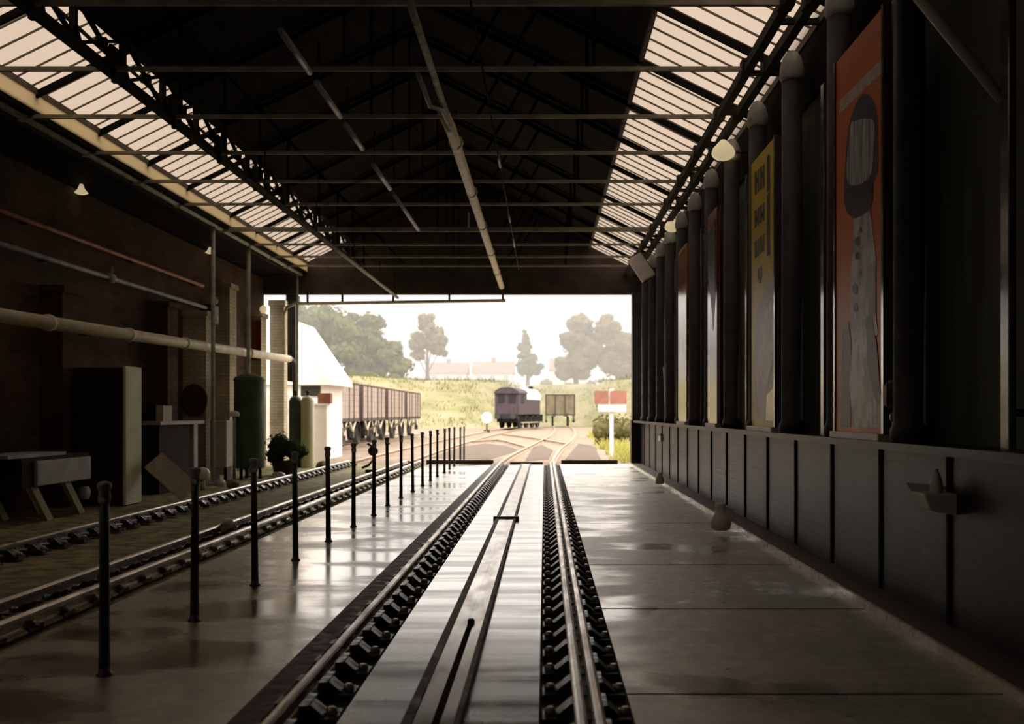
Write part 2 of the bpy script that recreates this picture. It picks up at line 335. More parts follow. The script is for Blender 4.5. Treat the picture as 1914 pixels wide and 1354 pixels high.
# right wall: brick plinth below, boarding above
m = MB(); m.bx(2.40, 2.80, YB, YE, -0.1, 1.06)
m.cur = 1; m.bx(2.50, 2.80, YB, YE, 1.06, 5.0)
m.cur = 2; m.bx(2.46, 2.52, YB, YE, 4.2, 4.85)
tag(m.build('wall_right', [M['plinth'], M['green_board'], M['board']]), kind='structure')
tag(MB().bx(2.20, 2.50, YB, YE - 0.4, 1.06, 1.11).build('trim_2', M['plinth']), kind='structure')
m = MB(); m.bx(-7.5, -7.1, YB, 25.19, -0.1, 4.69)
tag(m.build('wall_left', M['brick']), kind='structure')
m = MB(); m.bx(-7.5, 2.8, YB - 0.3, YB, -0.1, 7.3)
tag(m.build('wall_back', M['brick']), kind='structure')
# far gable and lintel over the opening
m = MB()
m.prism([(-7.5, YE, 4.31), (-6.3, YE, 4.31), (2.8, YE, 4.31), (2.8, YE, 4.9), (XR, YE, ZR + 0.05), (-6.3, YE, 5.0), (-7.5, YE, 4.9)], (0, 0.25, 0))
tag(m.build('wall_far', M['lintel']), kind='structure')
# boarded roof slopes
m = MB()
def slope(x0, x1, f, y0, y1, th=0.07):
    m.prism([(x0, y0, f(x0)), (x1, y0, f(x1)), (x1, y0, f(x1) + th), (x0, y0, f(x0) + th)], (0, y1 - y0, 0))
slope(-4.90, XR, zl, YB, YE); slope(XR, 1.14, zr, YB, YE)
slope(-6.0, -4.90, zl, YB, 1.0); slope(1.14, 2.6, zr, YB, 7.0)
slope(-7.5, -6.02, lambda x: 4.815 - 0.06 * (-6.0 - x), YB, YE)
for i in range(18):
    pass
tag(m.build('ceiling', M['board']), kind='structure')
# glazed strips: panes with their glazing bars
def skylight(name, x0, x1, f, y0, y1, band=False):
    g = MB(); th = 0.012
    g.prism([(x0, y0, f(x0)), (x1, y0, f(x1)), (x1, y0, f(x1) + th), (x0, y0, f(x0) + th)], (0, y1 - y0, 0))
    o = g.build(name, M['glass']); tag(o, kind='structure')
    b = MB(); y = y0 + 0.2
    while y < y1:
        b.bar((x0, y, f(x0) - 0.012), (x1, y, f(x1) - 0.012), 0.012, 0.02); y += 0.3255
    for xx in (x0, x1): b.bar((xx, y0, f(xx) - 0.03), (xx, y1, f(xx) - 0.03), 0.05, 0.07)
    b.build('glazing_bars', M['bar'], o)
    return o
skylight('window_or_eave_shade_1', -6.0, -4.90, zl, 1.0, YE)  # near, out-of-view length of glass added to light the foreground floor
skylight('window_or_eave_shade_2', 1.14, 2.47, zr, 7.0, YE)
g = MB(); g.bx(-6.02, -6.0, 1.0, YE, 4.87, 5.10)
tag(g.build('window_or_eave_shade_3', M['cream_glass']), kind='structure')

# ------------------------------------------------------------------ roof trusses
truss_y = [8.5, 10.13, 11.76, 13.4, 15.05, 16.7, 19.0, 20.7, 22.3, 23.7]
ords = ['nearest', 'second', 'third', 'fourth', 'fifth', 'sixth', 'seventh', 'eighth', 'ninth', 'tenth', 'eleventh', 'twelfth', 'thirteenth', 'fourteenth', 'fifteenth', 'sixteenth', 'seventeenth', 'eighteenth', 'nineteenth', 'twentieth']
for i, y in enumerate(truss_y):
    wide = 0.10 if i == 6 else 0.05
    t = thing('roof_truss', ('%s iron roof truss from the camera, its tie spanning the shed' % ords[i]).strip() if i != 6 else 'roof truss with the thickest pale tie beam, seventh from the camera', 'roof truss', (XR, y, ZT), 'iron roof trusses')
    MB().bar((-6.16, y, ZT), (2.12, y, ZT), 0.045, wide * 0.85).build('tie_rod', M['tie'], t)
    MB().bar((-6.1, y, zl(-6.1) - 0.06), (XR, y, ZR - 0.07), 0.05, 0.07).build('rafter', M['soot'], t)
    MB().bar((2.45, y, zr(2.45) - 0.06), (XR, y, ZR - 0.07), 0.05, 0.07).build('rafter', M['soot'], t)
    MB().tube([(XR, y, ZT), (XR, y, ZR - 0.1)], 0.016, 6).build('king_rod', M['soot'], t)
    for a, b in ((-4.3, -4.3), (-3.3, -4.3), (-0.8, -0.1), (0.5, 0.5)):
        f = zl if b < XR else zr
        MB().bar((a, y, ZT), (b, y, f(b) - 0.08), 0.04, 0.04).build('strut', M['soot'], t)

# lattice girder along the left glass
GX, ZB, ZTOP = -4.45, 4.80, 5.22
t = thing('lattice_girder', 'long dark lattice girder under the left roof glass', 'girder', (GX, 5.0, ZB))
MB().bar((GX, 4.6, ZB), (GX, YE, ZB), 0.11, 0.07).build('bottom_chord', M['girder'], t)
MB().bar((GX, 4.6, ZTOP), (GX, YE, ZTOP), 0.09, 0.06).build('top_chord', M['girder'], t)
y = 5.0; k = 0
while y < YE - 0.7:
    q = MB(); q.bar((GX, y, ZB), (GX, y + 1.1, ZTOP), 0.04, 0.035); q.bar((GX + 0.03, y + 1.1, ZB), (GX + 0.03, y, ZTOP), 0.04, 0.035)
    q.lathe((GX + 0.02, y + 0.55, (ZB + ZTOP) / 2), [(0.05, -0.05), (0.05, 0.05)], 8, 'x')
    q.build('lattice_brace', M['girder'], t)
    q = MB(); q.bar((GX, y, ZB), (GX, y, ZTOP), 0.06, 0.06)
    q.prism([(GX - 0.02, y - 0.16, ZB), (GX - 0.02, y + 0.16, ZB), (GX - 0.02, y + 0.05, ZB + 0.14), (GX - 0.02, y - 0.05, ZB + 0.14)], (0.05, 0, 0))
    q.build('stiffener', M['girder'], t)
    y += 1.1
for y in truss_y[:6] + truss_y[7:9]:
    q = MB(); q.prism([(GX + 0.06, y - 0.22, ZB - 0.02), (GX + 0.06, y + 0.22, ZB - 0.02), (GX + 0.06, y + 0.1, ZB + 0.22), (GX + 0.06, y - 0.1, ZB + 0.22)], (0.03, 0, 0))
    q.prism([(GX + 0.05, y - 0.03, ZB - 0.14), (GX + 0.05, y + 0.03, ZB - 0.14), (GX + 0.05, y + 0.03, ZB), (GX + 0.05, y - 0.03, ZB)], (0.05, 0, 0))
    q.build('gusset', M['girder'], t)
    MB().bar((-5.05, y, zl(-5.05) - 0.1), (GX, y + 0.05, ZB + 0.15), 0.04, 0.04).build('knee_strut', M['girder'], t)

# eave beam on the left with its slim posts
t = thing('eave_beam', 'pale green eave beam running along the left roof edge', 'beam', (-6.16, 6, ZT))
MB().tube([(-6.16, 6.0, ZT), (-6.16, YE, ZT)], 0.045, 8).build('pipe_rail', M['gutter'], t)
for y in truss_y:
    MB().lathe((-6.16, y, ZT), [(0.06, -0.05), (0.075, 0), (0.06, 0.05)], 8).build('joint_boss', M['gutter'], t)
MB().bar((-6.26, 2, ZT - 0.02), (-6.26, YE, ZT - 0.02), 0.05, 0.10).build('fascia', M['girder'], t)
for nm, y, r, lab in (('support_post', 18.5, 0.042, 'slim green iron post in front of the pale pillars, left side'), ('support_post', 20.7, 0.042, 'slim green iron post rising behind the green tank'), ('support_post', 24.8, 0.028, 'thin post at the left corner of the opening')):
    t = thing(nm, lab, 'post', (-6.16, y, -0.04), 'posts under the left eave')
    MB().tube([(-6.16, y, -0.04), (-6.16, y, ZT - 0.04)], r, 10).build('shaft', M['gutter'], t)
    MB().lathe((-6.16, y, -0.04), [(0.09, 0), (0.09, 0.03), (0.05, 0.06)], 10).build('foot', M['gutter'], t)

# twin gutter beams on the right
for x, lab in ((2.06, 'inner dark gutter beam under the right roof glass'), (2.27, 'outer dark gutter beam above the column caps')):
    t = thing('gutter_beam', lab, 'beam', (x, 5, ZT), 'twin beams under the right glass')
    MB().bar((x, 4.8, ZT), (x, YE, ZT), 0.085, 0.10).build('beam', M['girder'], t)
    for y in truss_y:
        MB().box((x, y, ZT + 0.02), (0.12, 0.16, 0.13)).build('clamp', M['girder'], t)
    for k in range(12):
        y = 8.9 + k * 1.35
        MB().box((x + 0.1, y, ZT), (0.2, 0.05, 0.05)).build('spacer', M['girder'], t)

# ------------------------------------------------------------------ pipes overhead
t = thing('overhead_pipe', 'thick pale pipe running down the middle of the roof to the opening', 'pipe', (-1.09, 6, 4.7))
zc = 4.62
MB().tube([(-1.09, 6, zc), (-1.09, 11.2, zc)], 0.035, 8).build('thin_length', M['paint_iron'], t)
MB().tube([(-1.12, 11.0, zc), (-1.09, 11.6, zc - 0.02), (-1.08, YE - 0.15, 4.47)], 0.068, 10).build('thick_length', M['cream'], t)
MB().tube([(-1.22, 9.6, zc - 0.05), (-1.22, 10.6, zc - 0.05), (-1.1, 10.75, zc - 0.05), (-1.06, 12.5, zc - 0.05)], 0.028, 8).build('swan_neck', M['gutter'], t)
for y in (12.2, 14.8, 17.3, 20.0, 22.6):
    MB().lathe((-1.085, y, zc - 0.14 * (y - 11.6) / 13.5), [(0.085, -0.06), (0.09, 0), (0.085, 0.06)], 10, 'y').build('collar', M['gutter'], t)
    MB().tube([(-1.085, y, zc), (-1.085, y, ZT + 0.2)], 0.012, 6).build('hanger', M['girder'], t)
MB().tube([(-1.22, 16, zc - 0.1), (-1.22, 16, zc - 0.35)], 0.018, 6).build('drip_leg', M['gutter'], t)

t = thing('roof_conduit', 'thin broken line of pale conduit left of the middle roof pipe', 'conduit', (-2.38, 8, 4.75))
for y0, y1 in ((8.9, 10.0), (10.3, 11.5), (11.8, 12.9), (13.7, 15.2), (15.5, 18.6)):
    MB().tube([(-2.36, y0, 4.72), (-2.36, y1, 4.72)], 0.032, 8).build('conduit_length', M['grey_pipe'], t)
    MB().tube([(-2.36, y0 + 0.1, 4.72), (-2.36, y0 + 0.1, 5.2)], 0.012, 6).build('hanger', M['girder'], t)

t = thing('lower_pipe', 'pale pipe slung under the lattice girder towards the opening', 'pipe', (-3.7, 11, 4.2))
MB().tube([(-3.72, 12.5, 4.22), (-3.70, YE - 0.1, 4.20)], 0.036, 8).build('pipe', M['paint_iron'], t)
for y in (13.2, 16.2, 19.4, 22.4, 24.6):
    MB().tube([(-3.71, y, 4.21), (-3.71, y, ZT)], 0.01, 6).build('hanger', M['girder'], t)

t = thing('small_conduit', 'hair-thin conduit with short pale lengths right of the middle pipe', 'conduit', (-0.62, 13, 4.6))
MB().tube([(-0.62, 8, 4.74), (-0.62, 24, 4.74)], 0.010, 6).build('wire', M['girder'], t)
for y0, y1 in ((13.2, 13.9), (17.2, 17.9), (19.6, 20.6)):
    MB().tube([(-0.62, y0, 4.73), (-0.62, y1, 4.73)], 0.018, 6).build('sleeve', M['grey_pipe'], t)

a = PX(530, 578, 25.0); b = PX(945, 562, 25.0)
t = thing('opening_pipe', 'cream pipe across the top of the opening bent down at the left', 'pipe', a)
MB().tube([PX(531, 672, 25.0), PX(531, 590, 25.0), PX(536, 575, 25.0), PX(552, 568, 25.0), b], 0.042, 8).build('pipe', M['cream'], t)
for px in (575, 640, 735, 840, 940):
    p = PX(px, 565, 25.0); MB().bar(p, (p.x, p.y, 4.33), 0.05, 0.05).build('bracket', M['iron'], t)

# ------------------------------------------------------------------ railway tracks
RAILP = [(-0.065, 0), (0.065, 0), (0.065, 0.018), (0.012, 0.035), (0.012, 0.075), (0.036, 0.085), (0.036, 0.104), (0.027, 0.115), (0.012, 0.12), (-0.012, 0.12), (-0.027, 0.115), (-0.036, 0.104), (-0.036, 0.085), (-0.012, 0.075), (-0.012, 0.035), (-0.065, 0.018)]
def rail(m_, path, sxy=1.0, z0=0.0, wide=1.0):
    m_.sweep([(a * wide, b * sxy + z0) for a, b in RAILP], path)
    return m_
def chair_mb(c, side=1):
    c = Vector(c); q = MB()
    q.box(c + Vector((0, 0, 0.016)), (0.40, 0.17, 0.032))
    for s in (-1, 1):
        q.prism([c + Vector((s * 0.045, -0.055, 0.03)), c + Vector((s * 0.15, -0.055, 0.03)), c + Vector((s * 0.075, -0.055, 0.092)), c + Vector((s * 0.045, -0.055, 0.092))], (0, 0.11, 0))
        q.cur = 1; q.lathe(c + Vector((s * 0.165, 0.0, 0.03)), [(0.026, 0), (0.026, 0.022), (0.014, 0.034)], 8); q.cur = 0
    q.box(c + Vector((side * 0.062, 0.0, 0.075)), (0.04, 0.2, 0.04))
    return q
def track(name, label, rails, guards, x_chairs, y0, y1, zb, mats, step=0.375, limit=100, wide=1.0):
    t = thing(name, label, 'railway track', (rails[0], y0, zb))
    for x in rails: rail(MB(), [(x, YB + 0.3, zb), (x, y1, zb)], wide=wide).build('rail', M['rail'], t)
    for x in guards: MB().bar((x, YB + 0.3, zb + 0.045), (x, y1, zb + 0.045), 0.13, 0.09).build('guard_rail', M['rust'], t)
    ys = []; y = y0
    while y < y1 - 0.15: ys.append(y); y += step
    pos = sorted([(y, x) for y in ys for x in x_chairs])
    near, rest = pos[:limit], pos[limit:]
    proto = None
    for y, x in near:
        if proto is None:
            proto = chair_mb((x, y, zb), 1).build('rail_chair', [M['chair'], M['bolt']], t); base = Vector((x, y, zb))
        else:
            c = proto.copy(); COL.objects.link(c); c.parent = t; c.location = Vector((x, y, zb)) - base
    if rest:
        q = MB()
        for y, x in rest:
            s = chair_mb((x, y, zb), 1); q.add(s.v, s.f)
        tag(q.build('far_rail_chairs', M['chair'], t), kind='stuff')
    return t
track('railway_track', 'main railway track running ahead through the middle of the wet floor', [-1.115, 0.225, 0.15], [-1.23], [-1.10, 0.19], 4.0, YE - 0.05, -0.055, None, wide=0.72)
track('railway_track', 'left railway track in the mossy bed beside the row of posts', [-4.95, -3.50, -3.14], [], [-4.90, -3.28], 5.2, YE - 0.05, -0.02, None, step=0.42, wide=0.85)

t = thing('slot_channel', 'metal slot channel between the two main rails', 'channel', (-0.46, 4, 0))
MB().bx(-0.59, -0.545, YB + 0.2, 24.9, -0.1, 0.034).build('left_flange', M['rust'], t, 0.006)
MB().bx(-0.545, -0.465, YB + 0.2, 24.9, -0.1, 0.026).build('left_plate', M['wet_steel'], t)
MB().bx(-0.43, -0.375, YB + 0.2, 24.9, -0.1, 0.026).build('right_plate', M['wet_steel'], t)
MB().bx(-0.375, -0.345, YB + 0.2, 24.9, -0.1, 0.034).build('right_flange', M['rust'], t, 0.006)
MB().bx(-0.465, -0.43, 6.1, 24.9, -0.1, 0.024).build('slot_cover', M['wet_steel'], t)
MB().bx(-0.62, -0.31, 12.0, 12.08, -0.02, 0.045).build('cross_bar', M['iron'], t)
MB().lathe((-0.447, 6.05, 0.0), [(0.022, 0), (0.022, 0.04), (0.014, 0.05)], 10).build('slot_stop', M['chair'], t)

# threshold timber at the far end of the floor
t = thing('threshold_timber', 'dark timber sill across the end of the wet floor', 'timber', (0, YE + 0.2, 0))
for x0, x1 in ((-3.0, -1.3), (-0.88, -0.04), (0.42, 1.85)):
    MB().bx(x0, x1, YE + 0.05, YE + 0.25, -0.1, 0.10 if x0 != -0.88 else 0.05).build('timber_length', M['rust'], t)

# ------------------------------------------------------------------ row of stanchions
t0 = None
for k in range(18):
    y = 4.93 + 1.28 * k + (0.2 if k > 15 else 0)
    lab = 'nearest dark iron post in the row beside the left track, with a pale cap' if k == 0 else ('farthest dark iron post in the row beside the left track' if k == 17 else '%s dark iron post from the camera in the row beside the left track' % ords[k])
    if t0 is None:
        t = t0 = thing('stanchion_post', lab, 'post', (-2.18, y, 0.0), 'iron posts in a row')
        MB().lathe((-2.18, y, 0), [(0.027, 0), (0.024, 0.5), (0.023, 0.86)], 12).build('shaft', M['iron'], t)
        MB().lathe((-2.18, y, 0), [(0.04, 0), (0.04, 0.008), (0.03, 0.014), (0.027, 0.04)], 12).build('foot', M['iron'], t)
        MB().lathe((-2.18, y, 0), [(0.025, 0.85), (0.03, 0.88), (0.025, 0.91), (0.034, 0.93), (0.034, 0.95), (0.015, 0.96)], 12).build('cap', M['grey_pipe'], t)
        MB().lathe((-2.18, y - 0.02, 0.87), [(0.012, -0.03), (0.016, 0), (0.012, 0.01)], 8, 'y').build('chain_eye', M['offwhite'], t)
    else:
        c = copy_tree(t0); c.location = (-2.18 + random.uniform(-0.015, 0.015), y, 0.0 if y < YE else -0.02); c['label'] = lab
        c.rotation_euler = (random.uniform(-0.012, 0.012), random.uniform(-0.012, 0.012), random.random())

# ------------------------------------------------------------------ right wall fittings
col0 = None
col_y = [6.33 + 1.505 * k for k in range(12)]
for k, y in enumerate(col_y):
    lab = '%s round iron column from the camera along the right wall' % ords[k]
    if col0 is None:
        t = col0 = thing('iron_column', lab, 'column', (2.32, y, 1.11), 'columns along the right wall')
        MB().lathe((2.32, y, 1.11), [(0.12, 0), (0.12, 0.08), (0.098, 0.12), (0.095, 3.3)], 18).build('shaft', M['column'], t)
        MB().lathe((2.32, y, 1.11), [(0.098, 3.3), (0.115, 3.33), (0.115, 3.39), (0.108, 3.44), (0.085, 3.52), (0.05, 3.57), (0.015, 3.59)], 18).build('domed_cap', M['cap'], t)
    else:
        c = copy_tree(col0); c.location = (2.32, y, 1.11); c['label'] = lab
bar0 = None
bar_y = [5.11, 6.79, 8.47, 10.12, 11.69, 13.4, 15.1, 16.6, 18.1, 19.71, 22.1]
for k, y in enumerate(bar_y):
    lab = '%s shiny upright bar from the camera on the right wall' % ords[k]
    if bar0 is None:
        t = bar0 = thing('upright_bar', lab, 'bar', (2.375, y, 1.0), 'glossy uprights on the right wall')
        MB().bx(2.36, 2.40, y - 0.05, y + 0.05, 1.1, 4.1).build('bar', M['gloss'], t, 0.008)
        MB().box((2.45, y, 4.05), (0.10, 0.08, 0.05)).build('bracket', M['iron'], t)
        MB().box((2.45, y, 1.3), (0.10, 0.08, 0.04)).build('bracket', M['iron'], t)
    else:
        c = copy_tree(bar0); c.location = (2.375, y, 1.0); c['label'] = lab
t = thing('plinth_joints', 'row of dark upright joints let into the brick plinth', 'joint strips', (2.39, 6, 0.05))
for y in [5.9 + 1.2 * k for k in range(16)]:
    MB().bx(2.385, 2.40, y - 0.02, y + 0.02, 0.05, 1.06).build('joint_strip', M['soot'], t)

PXP = 2.24
def PP(px, py, off=0): 
    p = PW(px, py, PXP); p.x = PXP - off; return p
def poster(y0, y1, label, base, sill=True):
    t = thing('poster_board', label, 'poster', (PXP, (y0 + y1) / 2, 1.14), 'posters on the right wall')
    b = MB(); b.bx(PXP, PXP + 0.03, y0, y1, 1.16, 3.99)
    return t, b
def shape(b, slot, pts, off, curve=False):
    if curve:
        out = []; n = len(pts)
        for i in range(n):
            p0, p1, p2, p3 = [Vector(pts[(i + k) % n]) for k in (-1, 0, 1, 2)]
            for u in (0, 0.25, 0.5, 0.75): out.append(tuple(0.5 * (2 * p1 + (p2 - p0) * u + (2 * p0 - 5 * p1 + 4 * p2 - p3) * u * u + (3 * p1 - p0 - 3 * p2 + p3) * u ** 3)))
        pts = out
    b.cur = slot; b.poly([PP(x, y, off) for x, y in pts])
# orange poster
t, b = poster(6.61, 7.65, 'tall orange poster with a dark streaked bottle-like figure, nearest on the right wall', None)
shape(b, 1, [(1569, 190), (1652, 106), (1652, 134), (1569, 214)], 0.002)
shape(b, 2, [(1605, 185), (1624, 177), (1639, 207), (1641, 258), (1641, 314), (1629, 354), (1627, 388), (1598, 406), (1583, 391), (1578, 354), (1580, 314), (1587, 236)], 0.002, True)
shape(b, 3, [(1590, 240), (1600, 226), (1622, 222), (1635, 230), (1634, 280), (1629, 325), (1606, 345), (1584, 334)], 0.004, True)
shape(b, 4, [(1580, 358), (1606, 348), (1630, 342), (1628, 388), (1600, 408), (1583, 393)], 0.005, True)
shape(b, 5, [(1597, 405), (1626, 391), (1632, 430), (1638, 484), (1638, 592), (1642, 625), (1626, 635), (1635, 720), (1650, 743), (1650, 800), (1595, 800), (1588, 720), (1593, 649), (1590, 531)], 0.003)
shape(b, 6, [(1622, 500), (1637, 486), (1637, 592), (1624, 600)], 0.0045)
shape(b, 4, [(1619, 600), (1626, 590), (1633, 602), (1634, 620), (1640, 649), (1646, 743), (1638, 750), (1624, 690), (1622, 640)], 0.005, True)
shape(b, 4, [(1575, 620), (1586, 600), (1591, 640), (1590, 800), (1572, 800)], 0.0025)
for (x, y, r) in ((1604, 452, 6), (1603, 478, 5), (1599, 540, 7), (1600, 575, 6), (1610, 510, 4), (1611, 430, 4)):
    shape(b, 2, [(x + r * 0.7 * math.cos(a * math.pi / 4), y + r * 1.5 * math.sin(a * math.pi / 4)) for a in range(8)], 0.006)
NOFLIP.add('board')
b.build('board', [M['orange'], M['pale'], M['navy'], M['streak'], M['ink'], M['blotch'], M['offwhite'], M['orange']], t)
MB().bx(PXP - 0.04, PXP + 0.06, 6.58, 7.70, 1.11, 1.16).build('sill', M['white'], t, 0.008)
q = MB(); q.bx(PXP - 0.01, PXP + 0.05, 6.56, 6.60, 1.16, 4.0); q.bx(PXP - 0.01, PXP + 0.05, 7.66, 7.70, 1.16, 4.0); q.build('frame', M['gloss'], t)
# yellow poster
t, b = poster(9.71, 10.81, 'tall yellow poster with black lettering above a pale grey arch', None)
rows = [(322, 365), (394, 427), (452, 484), (508, 532)]
for ri, (ya, yb) in enumerate(rows):
    dy = 8
    h = yb - ya
    xs = (1411, 1416, 1421, 1426) if ri < 3 else (1416, 1421)
    for i, x in enumerate(xs):
        s_ = -(x - 1411) * 0.9
        shape(b, 1, [(x, ya + s_), (x + 3.2, ya + s_ - 2.5), (x + 3.2, yb + s_ - 2.5), (x, yb + s_)], 0.003)
        if i % 2 == 0 and i < len(xs) - 1:
            yy = ya + h * (0.25 + 0.15 * ri) + s_
            shape(b, 1, [(x + 3, yy), (x + 6, yy - 2), (x + 6, yy + 8), (x + 3, yy + 10)], 0.003)
    if ri < 3:
        shape(b, 1, [(1434, ya - 30), (1439, ya - 34), (1439, yb - 8), (1434, yb - 4)], 0.003)
shape(b, 2, [(1441, 523), (1447.5, 527), (1447.5, 760), (1441, 778), (1426, 785), (1414, 770), (1410.5, 700), (1411.5, 610), (1420, 566), (1432, 540)], 0.002, True)
shape(b, 3, [(1445, 560), (1447, 640), (1440, 700), (1430, 720), (1420, 690), (1423, 620), (1434, 580)], 0.004, True)
shape(b, 4, [(1434, 738), (1447.5, 725), (1447.5, 788), (1432, 786)], 0.005)
b.build('board', [M['yellow'], M['ink'], M['lilac'], M['pale'], M['orange2']], t)
MB().bx(PXP - 0.04, PXP + 0.06, 9.68, 10.86, 1.11, 1.16).build('sill', M['white'], t, 0.008)
q = MB(); q.bx(PXP - 0.01, PXP + 0.05, 9.66, 9.70, 1.16, 4.0); q.bx(PXP - 0.01, PXP + 0.05, 10.82, 10.86, 1.16, 4.0); q.build('frame', M['gloss'], t)
# two farther posters
t, b = poster(12.95, 13.68, 'narrow dull red poster with a pale sheen, third along the right wall', None)
shape(b, 1, [(1323.5, 440), (1337, 408), (1337, 560), (1333, 620), (1329, 560), (1323.5, 520)], 0.003)
b.build('board', [M['redp'], M['ink']], t)
MB().bx(PXP - 0.03, PXP + 0.05, 12.92, 13.71, 1.11, 1.16).build('sill', M['offwhite'], t)
t, b = poster(15.75, 16.70, 'amber poster with a pale sheen, farthest along the right wall', None)
shape(b, 1, [(1268.5, 480), (1281, 462), (1281, 530), (1268.5, 545)], 0.003)
b.build('board', [M['orange2'], M['redp']], t)
MB().bx(PXP - 0.03, PXP + 0.05, 15.72, 16.73, 1.11, 1.16).build('sill', M['offwhite'], t)

# end pier, pale door edge, leaning rod
t = thing('end_pier', 'dark pier closing the far end of the right wall', 'pier', (2.3, 25.0, 0))
MB().bx(2.19, 2.49, 24.85, 25.18, 1.12, 4.3).build('shaft', M['column'], t, 0.01)
MB().bx(2.16, 2.385, 24.8, 25.19, 0.045, 1.12).build('base', M['plinth'], t)
o = MB().bx(2.28, 2.44, 23.2, 23.3, 1.11, 4.1).build('door_edge_board', M['white'])
tag(o, 'pale upright board beside the end pier of the right wall', 'board')
o = MB().bar((2.34, 19.5, 2.2), (2.30, 18.65, 1.13), 0.045, 0.045).build('leaning_rod', M['offwhite'])
tag(o, 'thin pale rod leaning against the right wall on top of the plinth', 'rod')
# tilted pale board hung high at the end
t = thing('flood_lamp', 'tilted pale square lamp hung under the right end of the roof', 'lamp', PX(1200, 500, 21.0))
c = PX(1199, 500, 21.0)
MB().box(c, (0.32, 0.08, 0.58), rx=R(-12), ry=R(-32)).build('lamp_face', M['white'], t, 0.02)
MB().box(c + Vector((0.02, 0.07, 0.0)), (0.35, 0.06, 0.60), rx=R(-12), ry=R(-32)).build('housing', M['iron'], t)
MB().bar(c + Vector((0, 0.1, 0.2)), (2.06, 21.1, ZT), 0.04, 0.04).build('bracket', M['iron'], t)
# opal globe lamps above the columns
for (px, py, Y, lab) in ((1352, 285, 12.15, 'warm cream globe lamp above the column behind the yellow poster'), (1257, 424, 18.0, 'warm cream globe lamp near the far end of the right wall')):
    c = PX(px, py, Y)
    t = thing('globe_lamp', lab, 'lamp', c, 'globe lamps on the right wall')
    MB().lathe(c, [(0.03, 0.15), (0.07, 0.11), (0.125, 0.05), (0.145, -0.01), (0.13, -0.05), (0.08, -0.085), (0.02, -0.095)], 18).build('globe', M['lamp'], t)
    MB().tube([c + Vector((0.10, 0, 0.0)), (2.5, Y, c.z)], 0.018, 8).build('bracket', M['iron'], t)
# downpipe joint beside the orange poster
t = thing('pipe_valve', 'dark pipe valve with a short bright stub beside the orange poster', 'valve', (2.30, 6.72, 1.1))
MB().lathe((2.28, 6.45, 1.33), [(0.05, 0), (0.075, 0.02), (0.075, 0.15), (0.05, 0.18)], 12).build('valve_body', M['iron'], t)
MB().tube([(2.28, 6.45, 1.11), (2.28, 6.45, 1.34)], 0.028, 10).build('stub', M['gloss'], t)
MB().lathe((2.28, 6.45, 1.24), [(0.03, 0), (0.045, 0.02), (0.045, 0.05), (0.03, 0.07)], 12).build('collar', M['gloss'], t)
# wall basin
c = PW(1740, 930, 2.28)
t = thing('wall_basin', 'small grey wall basin with a pale bottle-shaped tap, low on the right plinth', 'basin', (2.4, c.y, c.z))
q = MB(); y0, y1 = c.y - 0.10, c.y + 0.09
q.prism([(2.40, y0, c.z + 0.03), (2.20, y0, c.z + 0.03), (2.24, y0, c.z - 0.07), (2.40, y0, c.z - 0.10)], (0, y1 - y0, 0))
q.build('bowl', M['white'], t, 0.012)
q = MB(); q.prism([(2.20, y1, c.z + 0.03), (2.40, y1, c.z + 0.03), (2.40, y1, c.z + 0.06), (2.17, y1, c.z + 0.08)], (0, 0.02, 0)); q.build('rim_lip', M['white'], t)
MB().lathe((2.30, c.y - 0.03, c.z + 0.03), [(0.034, 0), (0.036, 0.05), (0.03, 0.085), (0.014, 0.12), (0.012, 0.14)], 12).build('tap', M['white'], t)
# knee brace top right
t = thing('knee_brace', 'pale iron brace slanting down to the right wall at the top right', 'brace', (2.3, 5.1, 3.0))
p0 = PX(1660, -75, 5.2); p1 = PX(1872, 185, 5.2)
MB().tube([p0, p1], 0.03, 10).build('pipe', M['white'], t)
MB().bar(p0, (p0.x, 5.2, ZT + 0.5), 0.05, 0.05).build('hanger', M['girder'], t)
# white jug and pale glint cone on the kerb, little plate
c = PF(1347, 992, 0.045)
t = thing('white_jug', 'white jug standing on the pale kerb edge at the foot of the right wall', 'jug', c)
MB().lathe(c, [(0.06, 0), (0.10, 0.02), (0.115, 0.08), (0.10, 0.14), (0.065, 0.18), (0.055, 0.25), (0.06, 0.29)], 18).build('body', M['white'], t)
MB().tube([c + Vector((0.06, 0, 0.26)), c + Vector((0.14, 0, 0.22)), c + Vector((0.13, 0, 0.12)), c + Vector((0.1, 0, 0.08))], 0.012, 8).build('handle', M['white'], t)
c = PF(1233, 905, 0.045)
o = MB().lathe(c, [(0.07, 0), (0.08, 0.08), (0.04, 0.18), (0.02, 0.2)], 12).build('kerb_glint_cone', M['offwhite'])  # added cone standing in for a highlight on the kerb
tag(o, 'small pale cone added for a highlight on the kerb far down the right wall', 'cone')
c = PW(1235, 820, 2.385)
t = thing('junction_box', 'small yellowish box fixed to the far right plinth', 'box', c)
MB().box(c, (0.06, 0.42, 0.10)).build('box', M['cream'], t); MB().box(c + Vector((0, 0, 0.08)), (0.07, 0.5, 0.03)).build('lid', M['ink'], t)

